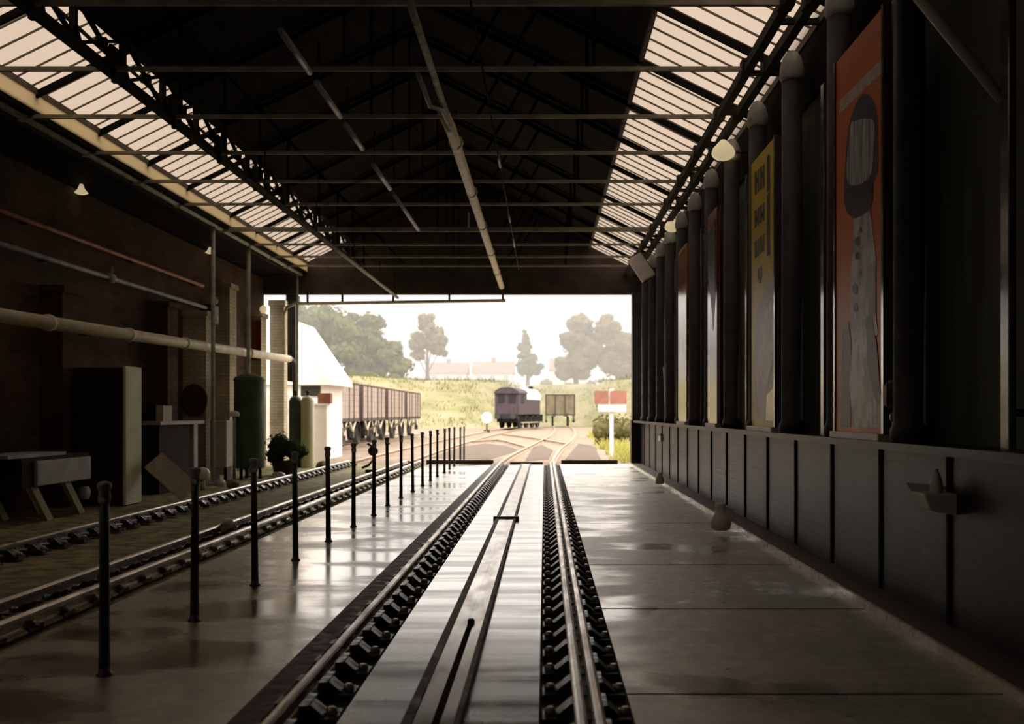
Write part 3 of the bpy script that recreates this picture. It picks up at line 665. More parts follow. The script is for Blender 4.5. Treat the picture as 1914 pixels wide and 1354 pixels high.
# ------------------------------------------------------------------ left wall fittings
t = thing('wall_pipe', 'thick cream pipe running along the left side above the bench', 'pipe', (-6.35, 8, 2.4))
pa = Vector((-6.32, 9.0, 2.39)); pb = Vector((-6.32, 24.6, 2.63))
MB().tube([pa, pb], 0.088, 14).build('pipe', M['cream'], t)
for px in (90, 240, 345, 465):
    Y = -6.32 * FPX / (px - VX); k = (Y - 9.0) / 15.6
    MB().lathe(pa.lerp(pb, k), [(0.09, -0.05), (0.11, -0.03), (0.11, 0.03), (0.09, 0.05)], 14, 'y').build('collar', M['cream'], t)
    MB().bar(pa.lerp(pb, k), (-7.12, Y, 2.4 + 0.24 * k), 0.05, 0.05).build('bracket', M['iron'], t)
MB().tube([pb, pb + Vector((0.02, 0.25, 0)), pb + Vector((0.05, 0.35, -0.1)), pb + Vector((0.05, 0.35, -2.6))], 0.05, 10).build('down_leg', M['bar'], t)
t = thing('wall_pipe', 'faded red pipe high on the left wall', 'pipe', (-7.0, 9, 3.9))
MB().tube([(-7.0, 9, 3.9), (-7.0, 20.4, 3.9)], 0.035, 8).build('pipe', M['red_pipe'], t)
for y in (10, 13.5, 17, 20): MB().box((-7.06, y, 3.9), (0.12, 0.05, 0.09)).build('clip', M['iron'], t)
t = thing('wall_pipe', 'blue-grey pipe with a joint below the red pipe on the left wall', 'pipe', (-7.0, 9, 3.47))
MB().tube([(-7.0, 9, 3.47), (-7.0, 20.6, 3.47)], 0.04, 8).build('pipe', M['grey_pipe'], t)
y = -7.0 * FPX / (207 - VX)
MB().lathe((-7.0, y, 3.47), [(0.05, -0.1), (0.08, -0.05), (0.08, 0.05), (0.05, 0.1)], 12, 'y').build('joint', M['gutter'], t)
MB().tube([(-7.0, y, 3.5), (-6.98, y, 3.66)], 0.025, 8).build('valve_stem', M['gutter'], t)
for yy in (10.5, 14, 19): MB().box((-7.06, yy, 3.47), (0.12, 0.05, 0.1)).build('clip', M['iron'], t)
c = Vector((-7.0, 20.55, 3.46))
t = thing('wall_switch_box', 'dark switch box with pale knobs where the blue-grey pipe ends', 'box', c)
MB().box(c + Vector((0, 0.3, -0.1)), (0.2, 0.5, 0.4)).build('case', M['iron'], t, 0.02)
for dz in (0.12, -0.25): MB().lathe(c + Vector((0.1, 0.25, dz)), [(0.06, 0), (0.08, 0.06), (0.05, 0.14)], 12).build('knob', M['offwhite'], t)
# pilasters
for (xa, xb, z1, mm, lab) in ((96, 138, 3.0, M['brick'], 'dim brown brick pilaster above the trolley on the left wall'), (292, 330, 3.2, M['brick'], 'brown brick pilaster behind the dark box on the left wall'),
                              (356, 400, 3.2, M['pale_brick'], 'pale mossy pilaster carrying the dark oval sign'), (417, 442, 4.0, M['pale_brick'], 'narrow pale pilaster left of the green tank'), (476, 500, 3.6, M['pale_brick'], 'pale pilaster behind the green tank carrying the red notice')):
    Y = -6.95 * FPX / (xa - VX); w = 0.45
    t = thing('pilaster', lab, 'pilaster', (-7.0, Y, 0), 'pilasters on the left wall')
    wx = (xb - xa) / FPX * Y
    MB().bx(-7.10, -7.10 + max(0.3, wx), Y - 0.02, Y + w, -0.05, z1).build('shaft', mm, t)
    MB().bx(-7.10, -7.06 + max(0.3, wx), Y - 0.05, Y + w + 0.03, z1, z1 + 0.1).build('capital', mm, t)
Y = -6.95 * FPX / (356 - VX) - 0.06
o = MB().lathe((-6.86, Y, 1.55), [(0.30, -0.02), (0.32, 0.0), (0.30, 0.02)], 20, 'y').build('oval_sign', M['oval'])
o.scale = (0.85, 1, 1.0); tag(o, 'dark reddish round sign hung on the pale mossy pilaster', 'sign')
o.location.x = -6.86 * (1 - 0.85)
Y = -6.95 * FPX / (476 - VX) - 0.06
o = MB().bx(-6.99, -6.78, Y, Y + 0.02, 2.55, 3.5).build('red_notice', M['redp']); tag(o, 'dull red notice on the pilaster behind the green tank', 'notice')
c = Vector((-6.72, Y - 0.02, 3.75))
o = MB().lathe(c, [(0.02, 0.12), (0.08, 0.06), (0.09, 0), (0.05, -0.07)], 12).build('bulkhead_lamp', M['lamp']); tag(o, 'small pale lamp beside the dull red notice', 'lamp')
for px, py, Y, lab in ((152, 357, 15.0, 'small cream lamp hung alone in the dark upper left'), (393, 470, 20.8, 'small cream lamp beside the slim green post, upper left')):
    c = PX(px, py, Y)
    t = thing('pendant_lamp', lab, 'lamp', c, 'small lamps on the left')
    MB().lathe(c, [(0.025, 0.10), (0.05, 0.03), (0.10, -0.03), (0.06, -0.05)], 14).build('shade', M['lamp'], t)
    MB().tube([c + Vector((0, 0, 0.09)), (c.x, c.y, 4.8)], 0.01, 6).build('flex', M['iron'], t)
# pillars at the open left end
for (xa, xb, z0, z1, Y, mm, lab) in ((504, 531, 0, 4.2, 25.6, M['pale_brick'], 'sunlit cream pillar at the left end of the shed'), (537, 552, 2.1, 4.3, 25.3, M['column'], 'dark narrow jamb hanging at the left of the opening')):
    p0 = PX(xa, 700, Y); p1 = PX(xb, 700, Y)
    t = thing('end_pillar', lab, 'pillar', (p0.x, Y, z0))
    MB().bx(p0.x, p1.x, Y, Y + 0.35, z0, z1).build('shaft', mm, t, 0.01)
    MB().bx(p0.x - 0.03, p1.x + 0.03, Y - 0.03, Y + 0.38, z1 - 0.15, z1).build('capital', mm, t)

# trolley on the far left
t = thing('platform_trolley', 'low wooden trolley with a grey side panel at the far left', 'trolley', (-6.4, 12.6, -0.04))
MB().bx(-6.85, -6.15, 11.7, 13.45, 0.70, 0.76).build('deck', M['dark_side'], t)
MB().bx(-6.80, -6.17, 11.75, 13.40, 0.40, 0.70).build('box_body', M['dark_side'], t)
MB().bx(-6.17, -6.12, 12.02, 13.44, 0.41, 0.715).build('side_panel', M['grey_panel'], t, 0.012)
MB().bx(-6.75, -6.2, 11.5, 12.9, 0.76, 0.80).build('top_board', M['grey_panel'], t)
for y, x in ((12.25, -6.2), (13.1, -6.2), (12.25, -6.75), (13.1, -6.75)):
    MB().bar((x - 0.06, y - 0.12, 0.42), (x + 0.02, y + 0.16, -0.04), 0.07, 0.09).build('leg', M['pale_green'], t)
MB().lathe((-6.2, 13.42, 0.22), [(0.02, -0.05), (0.09, -0.04), (0.09, 0.04), (0.02, 0.05)], 14, 'x').build('wheel', M['grey_panel'], t)
MB().tube([(-6.2, 13.42, 0.22), (-6.45, 13.35, 0.45)], 0.015, 6).build('wheel_arm', M['iron'], t)
# tall cupboard and leaning plank
t = thing('tall_cupboard', 'tall dark cupboard with a pale green end coloured as lit beside the left track', 'cupboard', (-6.4, 14.5, -0.04))
MB().bx(-6.74, -6.03, 14.25, 14.78, -0.04, 1.95).build('carcass', M['dark_side'], t)
MB().bx(-6.03, -5.99, 14.24, 14.79, -0.02, 1.97).build('end_panel', M['pale_green'], t)  # light on this side is put into the panel's pale colour
for xa_, xb_, hx_ in ((-6.72, -6.40, -6.45), (-6.38, -6.05, -6.33)):
    d_ = MB().bx(xa_, xb_, 14.235, 14.25, 0.05, 1.9).build('door', M['dark_side'], t)
    MB().tube([(hx_, 14.22, 0.95), (hx_, 14.22, 1.1)], 0.01, 8).build('handle', M['iron'], d_)
pa_, pb_ = Vector((-5.90, 15.0, 0.58)), Vector((-5.35, 15.0, 0.09)); rr_ = Vector((0.55, 0.45, 0.60)).normalized() * 0.17; nn_ = (pb_ - pa_).cross(rr_).normalized() * 0.04
o = MB().prism([pa_ - rr_, pb_ - rr_, pb_ + rr_, pa_ + rr_], nn_).build('leaning_plank', M['plank'])
tag(o, 'grey plank leaning against the tall cupboard', 'plank')
# workbench with box and grey lockers
t = thing('workbench', 'dark workbench with a pale end post behind the tall cupboard', 'workbench', (-6.6, 17, -0.04))
MB().bx(-6.72, -6.25, 16.2, 18.3, 1.10, 1.16).build('top', M['grey_panel'], t)
MB().bx(-6.71, -6.31, 16.3, 17.7, -0.04, 1.10).build('cabinet', M['dark_side'], t)
MB().bx(-6.42, -6.27, 17.8, 18.0, -0.04, 1.10).build('leg', M['grey_panel'], t); MB().bx(-6.71, -6.63, 18.1, 18.25, -0.04, 1.10).build('leg', M['grey_panel'], t)
MB().bx(-6.62, -6.43, 17.7, 18.2, 0.45, 0.5).build('shelf', M['dark_side'], t)
t = thing('wooden_box', 'small dark box with a pale end on the workbench', 'box', (-6.65, 17.0, 1.16))
MB().bx(-6.70, -6.48, 16.6, 17.0, 1.16, 1.44).build('box', M['dark_side'], t); MB().bx(-6.48, -6.36, 16.6, 17.0, 1.16, 1.42).build('end_panel', M['plank'], t)
t = thing('steel_locker', 'pale grey steel locker between the workbench and the green tank', 'locker', (-6.35, 19.2, -0.04))
MB().bx(-6.42, -6.1, 19.1, 19.5, 0.25, 1.15).build('body', M['offwhite'], t, 0.015)
MB().bx(-6.40, -6.12, 19.09, 19.1, 0.3, 1.1).build('door', M['offwhite'], t)
for x in (-6.38, -6.14): MB().bx(x - 0.03, x + 0.03, 19.15, 19.45, -0.04, 0.25).build('leg', M['iron'], t)
t = thing('water_tap_post', 'short standpipe with a white cap left of the green tank', 'standpipe', PX(437, 895, 20.0))
c = PX(438, 775, 19.8)
MB().lathe(c, [(0.10, -0.04), (0.11, 0.0), (0.09, 0.05), (0.03, 0.07)], 14).build('cap', M['white'], t)
MB().tube([(c.x, c.y, -0.04), c], 0.035, 10).build('pipe', M['grey_pipe'], t)
# green tank
c = PX(466, 892, 20.25); c.z = -0.04
t = thing('green_tank', 'upright dark green cylindrical tank on the left beside the track', 'tank', c)
MB().lathe(c, [(0.29, 0.22), (0.30, 0.24), (0.30, 2.02), (0.29, 2.06), (0.15, 2.12), (0.04, 2.14)], 28).build('shell', M['green_tank'], t)
MB().lathe(c, [(0.305, 1.98), (0.315, 2.0), (0.305, 2.03)], 28).build('band', M['green_tank'], t)
for a in range(3):
    d = Vector((0.22 * math.cos(a * 2.1), 0.22 * math.sin(a * 2.1), 0)); MB().tube([c + d, c + d + Vector((0, 0, 0.26))], 0.035, 8).build('leg', M['iron'], t)
c2 = PX(575, 850, 24.4); c2.z = -0.04
for dx, mm, lab in ((0, M['pale_green'], 'smaller pale green cylinder by the white gate post'), (-0.32, M['green_tank'], 'smaller dark green cylinder at the left end of the shed')):
    c = c2 + Vector((dx, 0.1 if dx else 0, 0))
    t = thing('gas_cylinder', lab, 'cylinder', c, 'two small cylinders at the left end')
    MB().lathe(c, [(0.15, 0), (0.16, 0.02), (0.16, 1.62), (0.12, 1.72), (0.05, 1.76)], 20).build('shell', mm, t)
    MB().lathe(c, [(0.03, 1.74), (0.03, 1.82), (0.05, 1.83), (0.05, 1.88)], 10).build('valve', M['iron'], t)

# foliage helper
def foliage(m_, blobs, n, size, flat=0.6):
    tot = sum(b[1] ** 2 for b in blobs)
    for c, r, sq in blobs:
        for _ in range(int(n * r * r / tot)):
            d = Vector((random.gauss(0, 1), random.gauss(0, 1), random.gauss(0, 1))).normalized()
            k = r * random.uniform(0.6, 1.0) * (1 + 0.35 * mnoise.noise(d * 2.5 + Vector(c)))
            p = Vector(c) + Vector((d.x * k * sq[0], d.y * k * sq[1], d.z * k * sq[2]))
            a = Vector((random.gauss(0, 1), random.gauss(0, 1), random.gauss(0, 1))).normalized()
            b = d.cross(a).normalized() if d.cross(a).length > 1e-3 else Vector((1, 0, 0))
            a2 = (b.cross(d) + d * random.uniform(-0.8, 0.8)).normalized(); s = size * random.uniform(0.6, 1.3)
            m_.add([p - b * s, p + a2 * s * flat, p + b * s, p - a2 * s * flat], [(0, 1, 2, 3)], False)
NOFLIP |= {'foliage', 'crown', 'grass_tufts', 'bank_grass'}
c = PX(532, 850, 21.5); c.z = -0.04
t = thing('leafy_shrub', 'dark leafy shrub in a low tub beside the left track', 'shrub', c)
MB().lathe(c, [(0.22, 0), (0.28, 0.3), (0.26, 0.3), (0.2, 0.06)], 14).build('tub', M['dark_side'], t)
q = MB(); bl = [(c + Vector((-0.12, 0, 0.62)), 0.30, (1, 1, 1.1)), (c + Vector((0.16, 0, 0.55)), 0.26, (1, 1, 0.9)), (c + Vector((-0.2, 0, 0.42)), 0.24, (1, 1, 1)), (c + Vector((0.33, 0.02, 0.5)), 0.18, (1, 1, 1))]
for b_ in bl: q.blob(b_[0], b_[1] * 0.75, 2)
foliage(q, bl, 900, 0.045); q.build('foliage', M['shrub'], t)
# white topped ground lamp, stones on the left track
c = PX(379, 905, 17.2); c.z = -0.04
t = thing('ground_lamp', 'white mushroom-topped lamp on a short stem by the far left rail', 'lamp', c)
MB().tube([c, c + Vector((0, 0, 0.2))], 0.04, 10).build('stem', M['gutter'], t)
MB().lathe(c, [(0.05, 0.18), (0.11, 0.22), (0.125, 0.30), (0.09, 0.37), (0.03, 0.40)], 16).build('globe', M['white'], t)
c = Vector((-3.32, 10.45, 0.115))
o = MB().blob(c + Vector((0, 0, 0.03)), 0.055, 2, 0.1).build('white_ball', M['white']); tag(o, 'small white ball lying on the near rail of the left track', 'ball')
for i, (px, py, r, lab, mm) in enumerate(((425, 992, 0.11, 'dark mossy lump beside the white ball on the left track', 'moss'), (603, 870, 0.16, 'pale mossy stone between the left rails near the shed end', 'moss'),
                                    (435, 905, 0.12, 'dark clod against the far left rail', 'moss'), (520, 890, 0.13, 'pale stone by the shrub beside the far left rail', 'offwhite'), (412, 903, 0.10, 'pale stone beside the white mushroom lamp', 'offwhite'))):
    p = PF(px, py + 6, 0.0); o = MB().blob((p.x, p.y, 0.05), r, 2, 0.4, 2.0, (1, 1, 0.75)).build('stone', M[mm])
    tag(o, lab, 'stone', 'stones and clods on the left track')
# point lever
c = Vector((-3.86, 22.4, -0.04))
t = thing('point_lever', 'dark curved point lever standing between the left track and the posts', 'lever', c)
MB().box(c + Vector((0, 0, 0.03)), (0.3, 0.3, 0.08)).build('base', M['iron'], t)
MB().tube([c + Vector((-0.25, 0, 0.10)), c + Vector((-0.1, 0, 0.16)), c + Vector((0.02, 0, 0.3)), c + Vector((0.02, 0, 0.55)), c + Vector((-0.12, 0, 0.65))], 0.03, 8).build('arm', M['iron'], t)
MB().lathe(c + Vector((0.0, 0, 0.48)), [(0.04, -0.05), (0.11, -0.04), (0.11, 0.04), (0.04, 0.05)], 14, 'y').build('weight', M['iron'], t)

# ------------------------------------------------------------------ outside: ground, tracks
m = MB(); m.bx(-60, 60, YE, 300, -0.4, -0.06)
tag(m.build('ground', M['ash']), kind='structure')
def bank_h(x, y):
    y0 = 99 - 17 * min(1, max(0, (-3 - x) / 3.0)) if x > -12 else max(52, 82 + (x + 12) * 1.6)
    if x > 4.5: y0 = max(45, 99 - (x - 4.5) * 6)
    k = min(1, max(0, (y - y0) / 24.0)); k = k * k * (3 - 2 * k)
    return -0.2 + k * 5.0 + 0.25 * mnoise.noise(Vector((x * 0.2, y * 0.15, 0))) * min(1, k * 4)
m = MB(); nx, ny = 61, 56; vv = []
for j in range(ny):
    for i in range(nx):
        x = -75 + i * 2.5; y = 36 + j * 4.0; vv.append((x, y, bank_h(x, y)))
m.add(vv, [(j * nx + i, j * nx + i + 1, (j + 1) * nx + i + 1, (j + 1) * nx + i) for j in range(ny - 1) for i in range(nx - 1)], True)
tag(m.build('ground_bank', M['field']), kind='structure')
m = MB()
def tuft(m_, p, h, n, sp):
    for _ in range(n):
        q = Vector(p) + Vector((random.gauss(0, sp), random.gauss(0, sp), 0)); a = random.random() * 6.28
        w = Vector((math.cos(a), math.sin(a), 0)) * h * 0.09; l = Vector((random.gauss(0, 0.3), random.gauss(0, 0.3), 1)) * h * random.uniform(0.6, 1.2)
        m_.add([q - w, q + w, q + l], [(0, 1, 2)], False)
for _ in range(1500):
    y = random.uniform(82, 118); x = random.uniform(-24, 10); tuft(m, (x, y, bank_h(x, y) - 0.05), random.uniform(0.2, 0.5), 7, 0.4) if bank_h(x, y) > 0.1 else None
o = m.build('bank_grass', M['grass']); tag(o, 'long dry grass growing over the bank behind the trains', 'grass', kind='stuff')
m = MB()
for _ in range(560):
    y = random.uniform(26.5, 60); x = 1.95 + random.uniform(0.0, 2.6) + (y - 26) * 0.022
    tuft(m, (x, y, -0.07), random.uniform(0.15, 0.42), 9, 0.12)
o = m.build('grass_tufts', M['verge']); tag(o, 'bright grass verge outside the right end of the shed', 'grass', kind='stuff')

zt = -0.06
def ipath(pts, z=0.06):
    return [Vector((p.x, p.y, zt)) for p in (PF(x, y, z) for x, y in pts)]
def smooth_path(pts, n=6):
    out = []
    for i in range(len(pts) - 1):
        p0 = pts[max(i - 1, 0)]; p1 = pts[i]; p2 = pts[i + 1]; p3 = pts[min(i + 2, len(pts) - 1)]
        for k in range(n):
            u = k / n; out.append(0.5 * ((2 * p1) + (-p0 + p2) * u + (2 * p0 - 5 * p1 + 4 * p2 - p3) * u * u + (-p0 + 3 * p1 - 3 * p2 + p3) * u ** 3))
    return out + [pts[-1]]
def yard_track(label, lines):
    t = thing('yard_track', label, 'railway track', (lines[0][0].x, lines[0][0].y, zt), 'tracks outside the shed')
    for L_ in lines: rail(MB(), smooth_path(L_), wide=1.2).build('rail', M['yard_rail'], t)
    a, b = smooth_path(lines[0]), smooth_path(lines[-1]); n = min(len(a), len(b))
    return t
e0 = Vector((-1.12, YE + 0.02, zt)); e1 = Vector((0.20, YE + 0.02, zt))
V3 = lambda x, y: Vector((x, y, zt))
yard_track('track curving right outside the shed as the main track goes on', [[e0, V3(-0.98, 30), V3(-0.35, 42), V3(0.35, 56), V3(0.75, 75), V3(0.85, 94)], [e1, V3(0.30, 29), V3(0.62, 36), V3(1.25, 46), V3(1.85, 60), V3(2.2, 76), V3(2.25, 94)]])
yard_track('track crossing from the left track towards the locomotive', [[V3(-4.95, YE + 0.5), V3(-4.95, 34), V3(-4.7, 46), V3(-4.1, 62), V3(-3.5, 76), V3(-1.0, 90)], [V3(-3.50, YE + 0.5), V3(-3.48, 34), V3(-3.25, 46), V3(-2.7, 62), V3(-2.0, 76), V3(0.4, 90)]])
yard_track('crossover rails lying between the two tracks outside the shed', [[V3(-3.4, 44), V3(-2.2, 46.5), V3(-1.3, 41.5), V3(-0.62, 36.6)], [V3(-2.6, 60), V3(-0.9, 52), V3(0.0, 47), V3(0.9, 41)]])
yard_track('siding under the row of open wagons', [[V3(-8.92, 31.6), V3(-8.92, 62)], [V3(-7.48, 31.6), V3(-7.48, 62)]])
m = MB()
for pts in ([(-3.6, 30), (-1.6, 29), (-0.9, 36), (-1.6, 41), (-2.6, 44), (-3.3, 40)], [(-0.55, 28), (0.1, 29), (0.3, 36), (-0.1, 42), (-0.45, 39)], [(0.6, 29), (1.6, 28), (2.0, 40), (1.5, 44)]):
    m.prism([(x, y, -0.1) for x, y in pts], (0, 0, 0.05))
tag(m.build('ground_ash', M['dark_ash']), kind='structure')

# ------------------------------------------------------------------ wagons
def wheel(m_, c, r=0.45):
    m_.lathe(c, [(0.05, -0.07), (r + 0.03, -0.06), (r + 0.03, -0.03), (r, -0.025), (r, 0.11), (r - 0.07, 0.115), (r - 0.07, 0.03), (0.08, 0.02), (0.08, 0.08)], 20, 'x')
def open_wagon(label, x, y, L_, w, zb, ztop, body, group=None):
    # long axis along y, sitting on rails at z 0.06
    t = thing('open_wagon', label, 'wagon', (x, y, 0.06), group)
    MB().bx(x - w / 2, x + w / 2, y - L_ / 2, y + L_ / 2, zb, zb + 0.12).build('floor_frame', M['iron'], t)
    for s in (-1, 1):
        q = MB(); xs = x + s * (w / 2 - 0.04)
        n = 6; hh = (ztop - zb - 0.12) / n
        for k in range(n): q.bx(xs - 0.035, xs + 0.035, y - L_ / 2, y + L_ / 2, zb + 0.12 + k * hh + 0.008, zb + 0.12 + (k + 1) * hh)
        q.build('side', body, t)
        q = MB()
        for k in range(n): q.bx(x - w / 2 + 0.08, x + w / 2 - 0.08, y + s * (L_ / 2 - 0.04) - 0.035, y + s * (L_ / 2 - 0.04) + 0.035, zb + 0.12 + k * hh + 0.008, zb + 0.12 + (k + 1) * hh)
        q.build('end', body, t)
        q = MB()
        for k in (-0.49, -0.3, -0.14, 0.14, 0.3, 0.49): q.bx(xs + s * 0.03 - 0.03, xs + s * 0.03 + 0.03, y + k * L_ - 0.045, y + k * L_ + 0.045, zb, ztop)
        q.bx(xs - 0.05, xs + 0.05, y - L_ / 2, y + L_ / 2, ztop - 0.02, ztop + 0.04)
        q.build('side_irons', M['rust'], t)
        q = MB()
        for k in (-0.5, -0.17, 0.17, 0.5): q.bx(x + k * w * 0.97 - 0.045, x + k * w * 0.97 + 0.045, y + s * L_ / 2 - 0.05, y + s * L_ / 2 + 0.05, zb, ztop)
        q.bx(x - w / 2, x + w / 2, y + s * (L_ / 2) - 0.04, y + s * (L_ / 2) + 0.04, ztop - 0.02, ztop + 0.04)
        q.build('end_irons', M['rust'], t)
        for e in (-0.28, 0.28):
            q = MB(); wheel(q, (x + s * 0.72, y + e * L_, 0.06 + 0.45)); q.build('wheel', M['iron'], t)
            q = MB(); yy = y + e * L_; xx = x + s * (w / 2 - 0.12)
            q.prism([(xx, yy - 0.35, zb), (xx, yy + 0.35, zb), (xx, yy + 0.14, 0.42), (xx, yy - 0.14, 0.42)], (0.03 * s, 0, 0)); q.box((xx + 0.05 * s, yy, 0.5), (0.16, 0.24, 0.22))
            q.build('axle_guard', M['iron'], t)
        q = MB(); xx = x + s * (w / 2 - 0.03)
        for e in (-0.28, 0.28):
            q.bar((xx, y + e * L_, 0.62), (xx, y + e * L_ - 0.62, zb + 0.02), 0.045, 0.08); q.bar((xx, y + e * L_, 0.62), (xx, y + e * L_ + 0.62, zb + 0.02), 0.045, 0.08)
        q.bar((xx, y - 0.05, 0.5), (xx, y - 0.5, zb), 0.045, 0.07); q.bar((xx, y + 0.05, 0.5), (xx, y + 0.5, zb), 0.045, 0.07)
        q.build('v_hangers', M['plank'], t)
        MB().bar((x + s * (w / 2 + 0.02), y - 1.4, 0.62), (x + s * (w / 2 + 0.02), y + 0.9, 0.85), 0.04, 0.06).build('brake_lever', M['iron'], t)
        for xb in (-0.6, 0.6):
            q = MB(); q.lathe((x + xb * 0.9, y + s * (L_ / 2 + 0.12), zb + 0.05), [(0.07, -0.16 * 1), (0.07, 0.06), (0.17, 0.1), (0.17, 0.14)] if s > 0 else [(0.17, -0.14), (0.17, -0.1), (0.07, -0.06), (0.07, 0.16)], 12, 'y'); q.build('buffer', M['iron'], t)
    return t
for k in range(4):
    open_wagon(['nearest pale plank wagon in the row left of the opening', 'second pale plank wagon from the shed in the row', 'third pale plank wagon from the shed in the row', 'farthest pale plank wagon at the right end of the row'][k], -8.2, 34.9 + k * 6.12, 5.5, 2.4, 0.98, 2.36, M['wagon'], 'open wagons on the left siding')
open_wagon('grey-green open wagon seen end on behind the locomotive', 1.45, 95, 5.0, 2.75, 1.05, 2.98, M['wagon2'])

# ------------------------------------------------------------------ locomotive (seen from the cab end)
t = thing('steam_locomotive', 'dark locomotive with a rounded cab roof and a white top, outside the shed', 'locomotive', (0, 0, 0))
def arch(w, z0, z1, n=10):
    return [(-w, z0), (w, z0)] + [(w * math.cos(math.pi * i / n), z1 + 0.42 * math.sin(math.pi * i / n)) for i in range(n + 1)]
w = 0.98
q = MB(); q.prism([(x, 0, z) for x, z in arch(w, 1.15, 2.75)], (0, 2.3, 0)); cab = q.build('cab', M['loco'], t)
q = MB(); q.prism([(x * 1.06, -0.12, z) for x, z in [(w * math.cos(math.pi * i / 12), 2.78 + 0.5 * math.sin(math.pi * i / 12)) for i in range(13)]], (0, 2.6, 0)); q.build('cab_roof', M['loco'], t)
for s in (-1, 1):
    MB().bx(s * 0.45 - 0.27, s * 0.45 + 0.27, -0.03, 0.02, 2.05, 2.7).build('cab_window', M['loco_dark'], cab)
    MB().bx(s * w - 0.02, s * w + 0.02, 0.7, 1.5, 2.0, 2.7).build('side_window', M['loco_dark'], cab)
    MB().bx(s * 0.98 - 0.3 * (s > 0), s * 0.98 + 0.3 * (s < 0), 2.3, 6.3, 1.15, 2.35).build('side_tank', M['loco'], t, 0.03)
    MB().lathe((s * 0.62, -0.32, 1.0), [(0.2, -0.05), (0.2, 0), (0.09, 0.03), (0.09, 0.22)], 12, 'y').build('buffer', M['iron'], t)
    for yy in (1.0, 2.9, 4.6, 6.2):
        q = MB(); wheel(q, (s * 0.72, yy, 0.58), 0.5); q.build('wheel', M['loco_dark'], t)
    MB().bar((s * 0.86, 1.0, 0.5), (s * 0.86, 6.2, 0.5), 0.05, 0.1).build('coupling_rod', M['rail'], t)
MB().bx(-0.95, 0.95, -0.12, -0.02, 0.8, 1.2).build('buffer_beam', M['loco_dark'], t)
MB().bx(-0.8, 0.8, -0.05, 7.8, 0.55, 1.15).build('frame', M['soot'], t)
MB().bx(-0.85, 0.85, -0.04, 0.02, 1.2, 1.9).build('bunker_panel', M['loco'], t)
MB().lathe((0, 2.3, 2.55), [(0.72, 0), (0.72, 5.2), (0.6, 5.35), (0.2, 5.4)], 24, 'y').build('boiler', M['white'], t)
MB().lathe((0, 6.9, 3.2), [(0.2, 0), (0.17, 0.25), (0.24, 0.3)], 14).build('chimney', M['loco_dark'], t)
MB().lathe((0, 4.6, 3.15), [(0.3, 0), (0.28, 0.2), (0.1, 0.32)], 14).build('dome', M['white'], t)
t.location = (-2.95, 77.5, 0.02); t.rotation_euler = (0, 0, R(-15))

# ------------------------------------------------------------------ signals, signs, huts
c = PX(910, 804, 68.0); c.z = -0.06
t = thing('disc_signal', 'white round disc signal left of the locomotive', 'signal', c)
MB().lathe(c + Vector((0, 0, 1.02)), [(0.36, -0.02), (0.38, 0), (0.36, 0.02)], 22, 'y').build('disc', M['white'], t)
MB().bar(c, c + Vector((0, 0.06, 0.75)), 0.1, 0.1).build('post', M['iron'], t)
MB().box(c + Vector((0, 0.05, 0.1)), (0.4, 0.3, 0.2)).build('base', M['iron'], t)
c = PX(1143, 850, 31.5); c.z = -0.06
t = thing('sign_post', 'white post carrying two faded red sign boards outside on the right', 'sign', c)
MB().bar(c, c + Vector((0, 0, 2.12)), 0.12, 0.12).build('post', M['white'], t)
def sgn(xa, xb, ya, yb, nm, mm, d):
    a = PX(xa, yb, 31.4 - d); b = PX(xb, ya, 31.4 - d); MB().bx(a.x, b.x, 31.37 - d, 31.4 - d, a.z, b.z).build(nm, mm, t)
sgn(1111, 1137, 731, 755, 'left_board', M['pink_sign'], 0); sgn(1140, 1171, 731, 755, 'right_board', M['pink_sign'], 0.02)
sgn(1118, 1170, 757, 770, 'white_board', M['white'], 0)
# white gate post with brown box
c = PX(599, 855, 26.9); c.z = -0.06
t = thing('gate_post', 'white square gate post at the left of the opening', 'post', c)
MB().bx(c.x - 0.165, c.x + 0.165, c.y, c.y + 0.33, -0.06, 1.50).build('shaft', M['white'], t)
MB().bx(c.x - 0.19, c.x + 0.19, c.y - 0.03, c.y + 0.36, 1.50, 1.55).build('cap_slab', M['white'], t)
o = MB().bx(c.x - 0.08, c.x + 0.26, c.y + 0.02, c.y + 0.3, 1.55, 1.83).build('brown_box', M['rust_brown']); tag(o, 'rust-brown box sitting on the white gate post', 'box')
# white hut
t = thing('white_hut', 'white hut with a steep pale roof left of the opening', 'hut', (-7.3, 29.5, -0.06))
ya, yb = 28.4, 31.2
hw_ = MB().bx(-8.35, -6.35, ya, yb, -0.06, 2.15).build('wall', M['white'], t)
q = MB(); q.prism([(-8.45, ya - 0.1, 2.1), (-6.05, ya - 0.1, 2.1), (-6.05, ya - 0.1, 2.25), (-7.25, ya - 0.1, 3.98), (-8.45, ya - 0.1, 2.25)], (0, yb - ya + 0.2, 0)); q.build('roof', M['white'], t)
MB().bx(-6.95, -6.4, ya - 0.03, ya + 0.02, 1.78, 2.06).build('window_or_eave_shade', M['dark_side'], hw_)  # dark strip painting the shade under the eave
MB().bx(-7.9, -7.2, ya - 0.03, ya + 0.02, 0.0, 1.8).build('door', M['offwhite'], hw_)

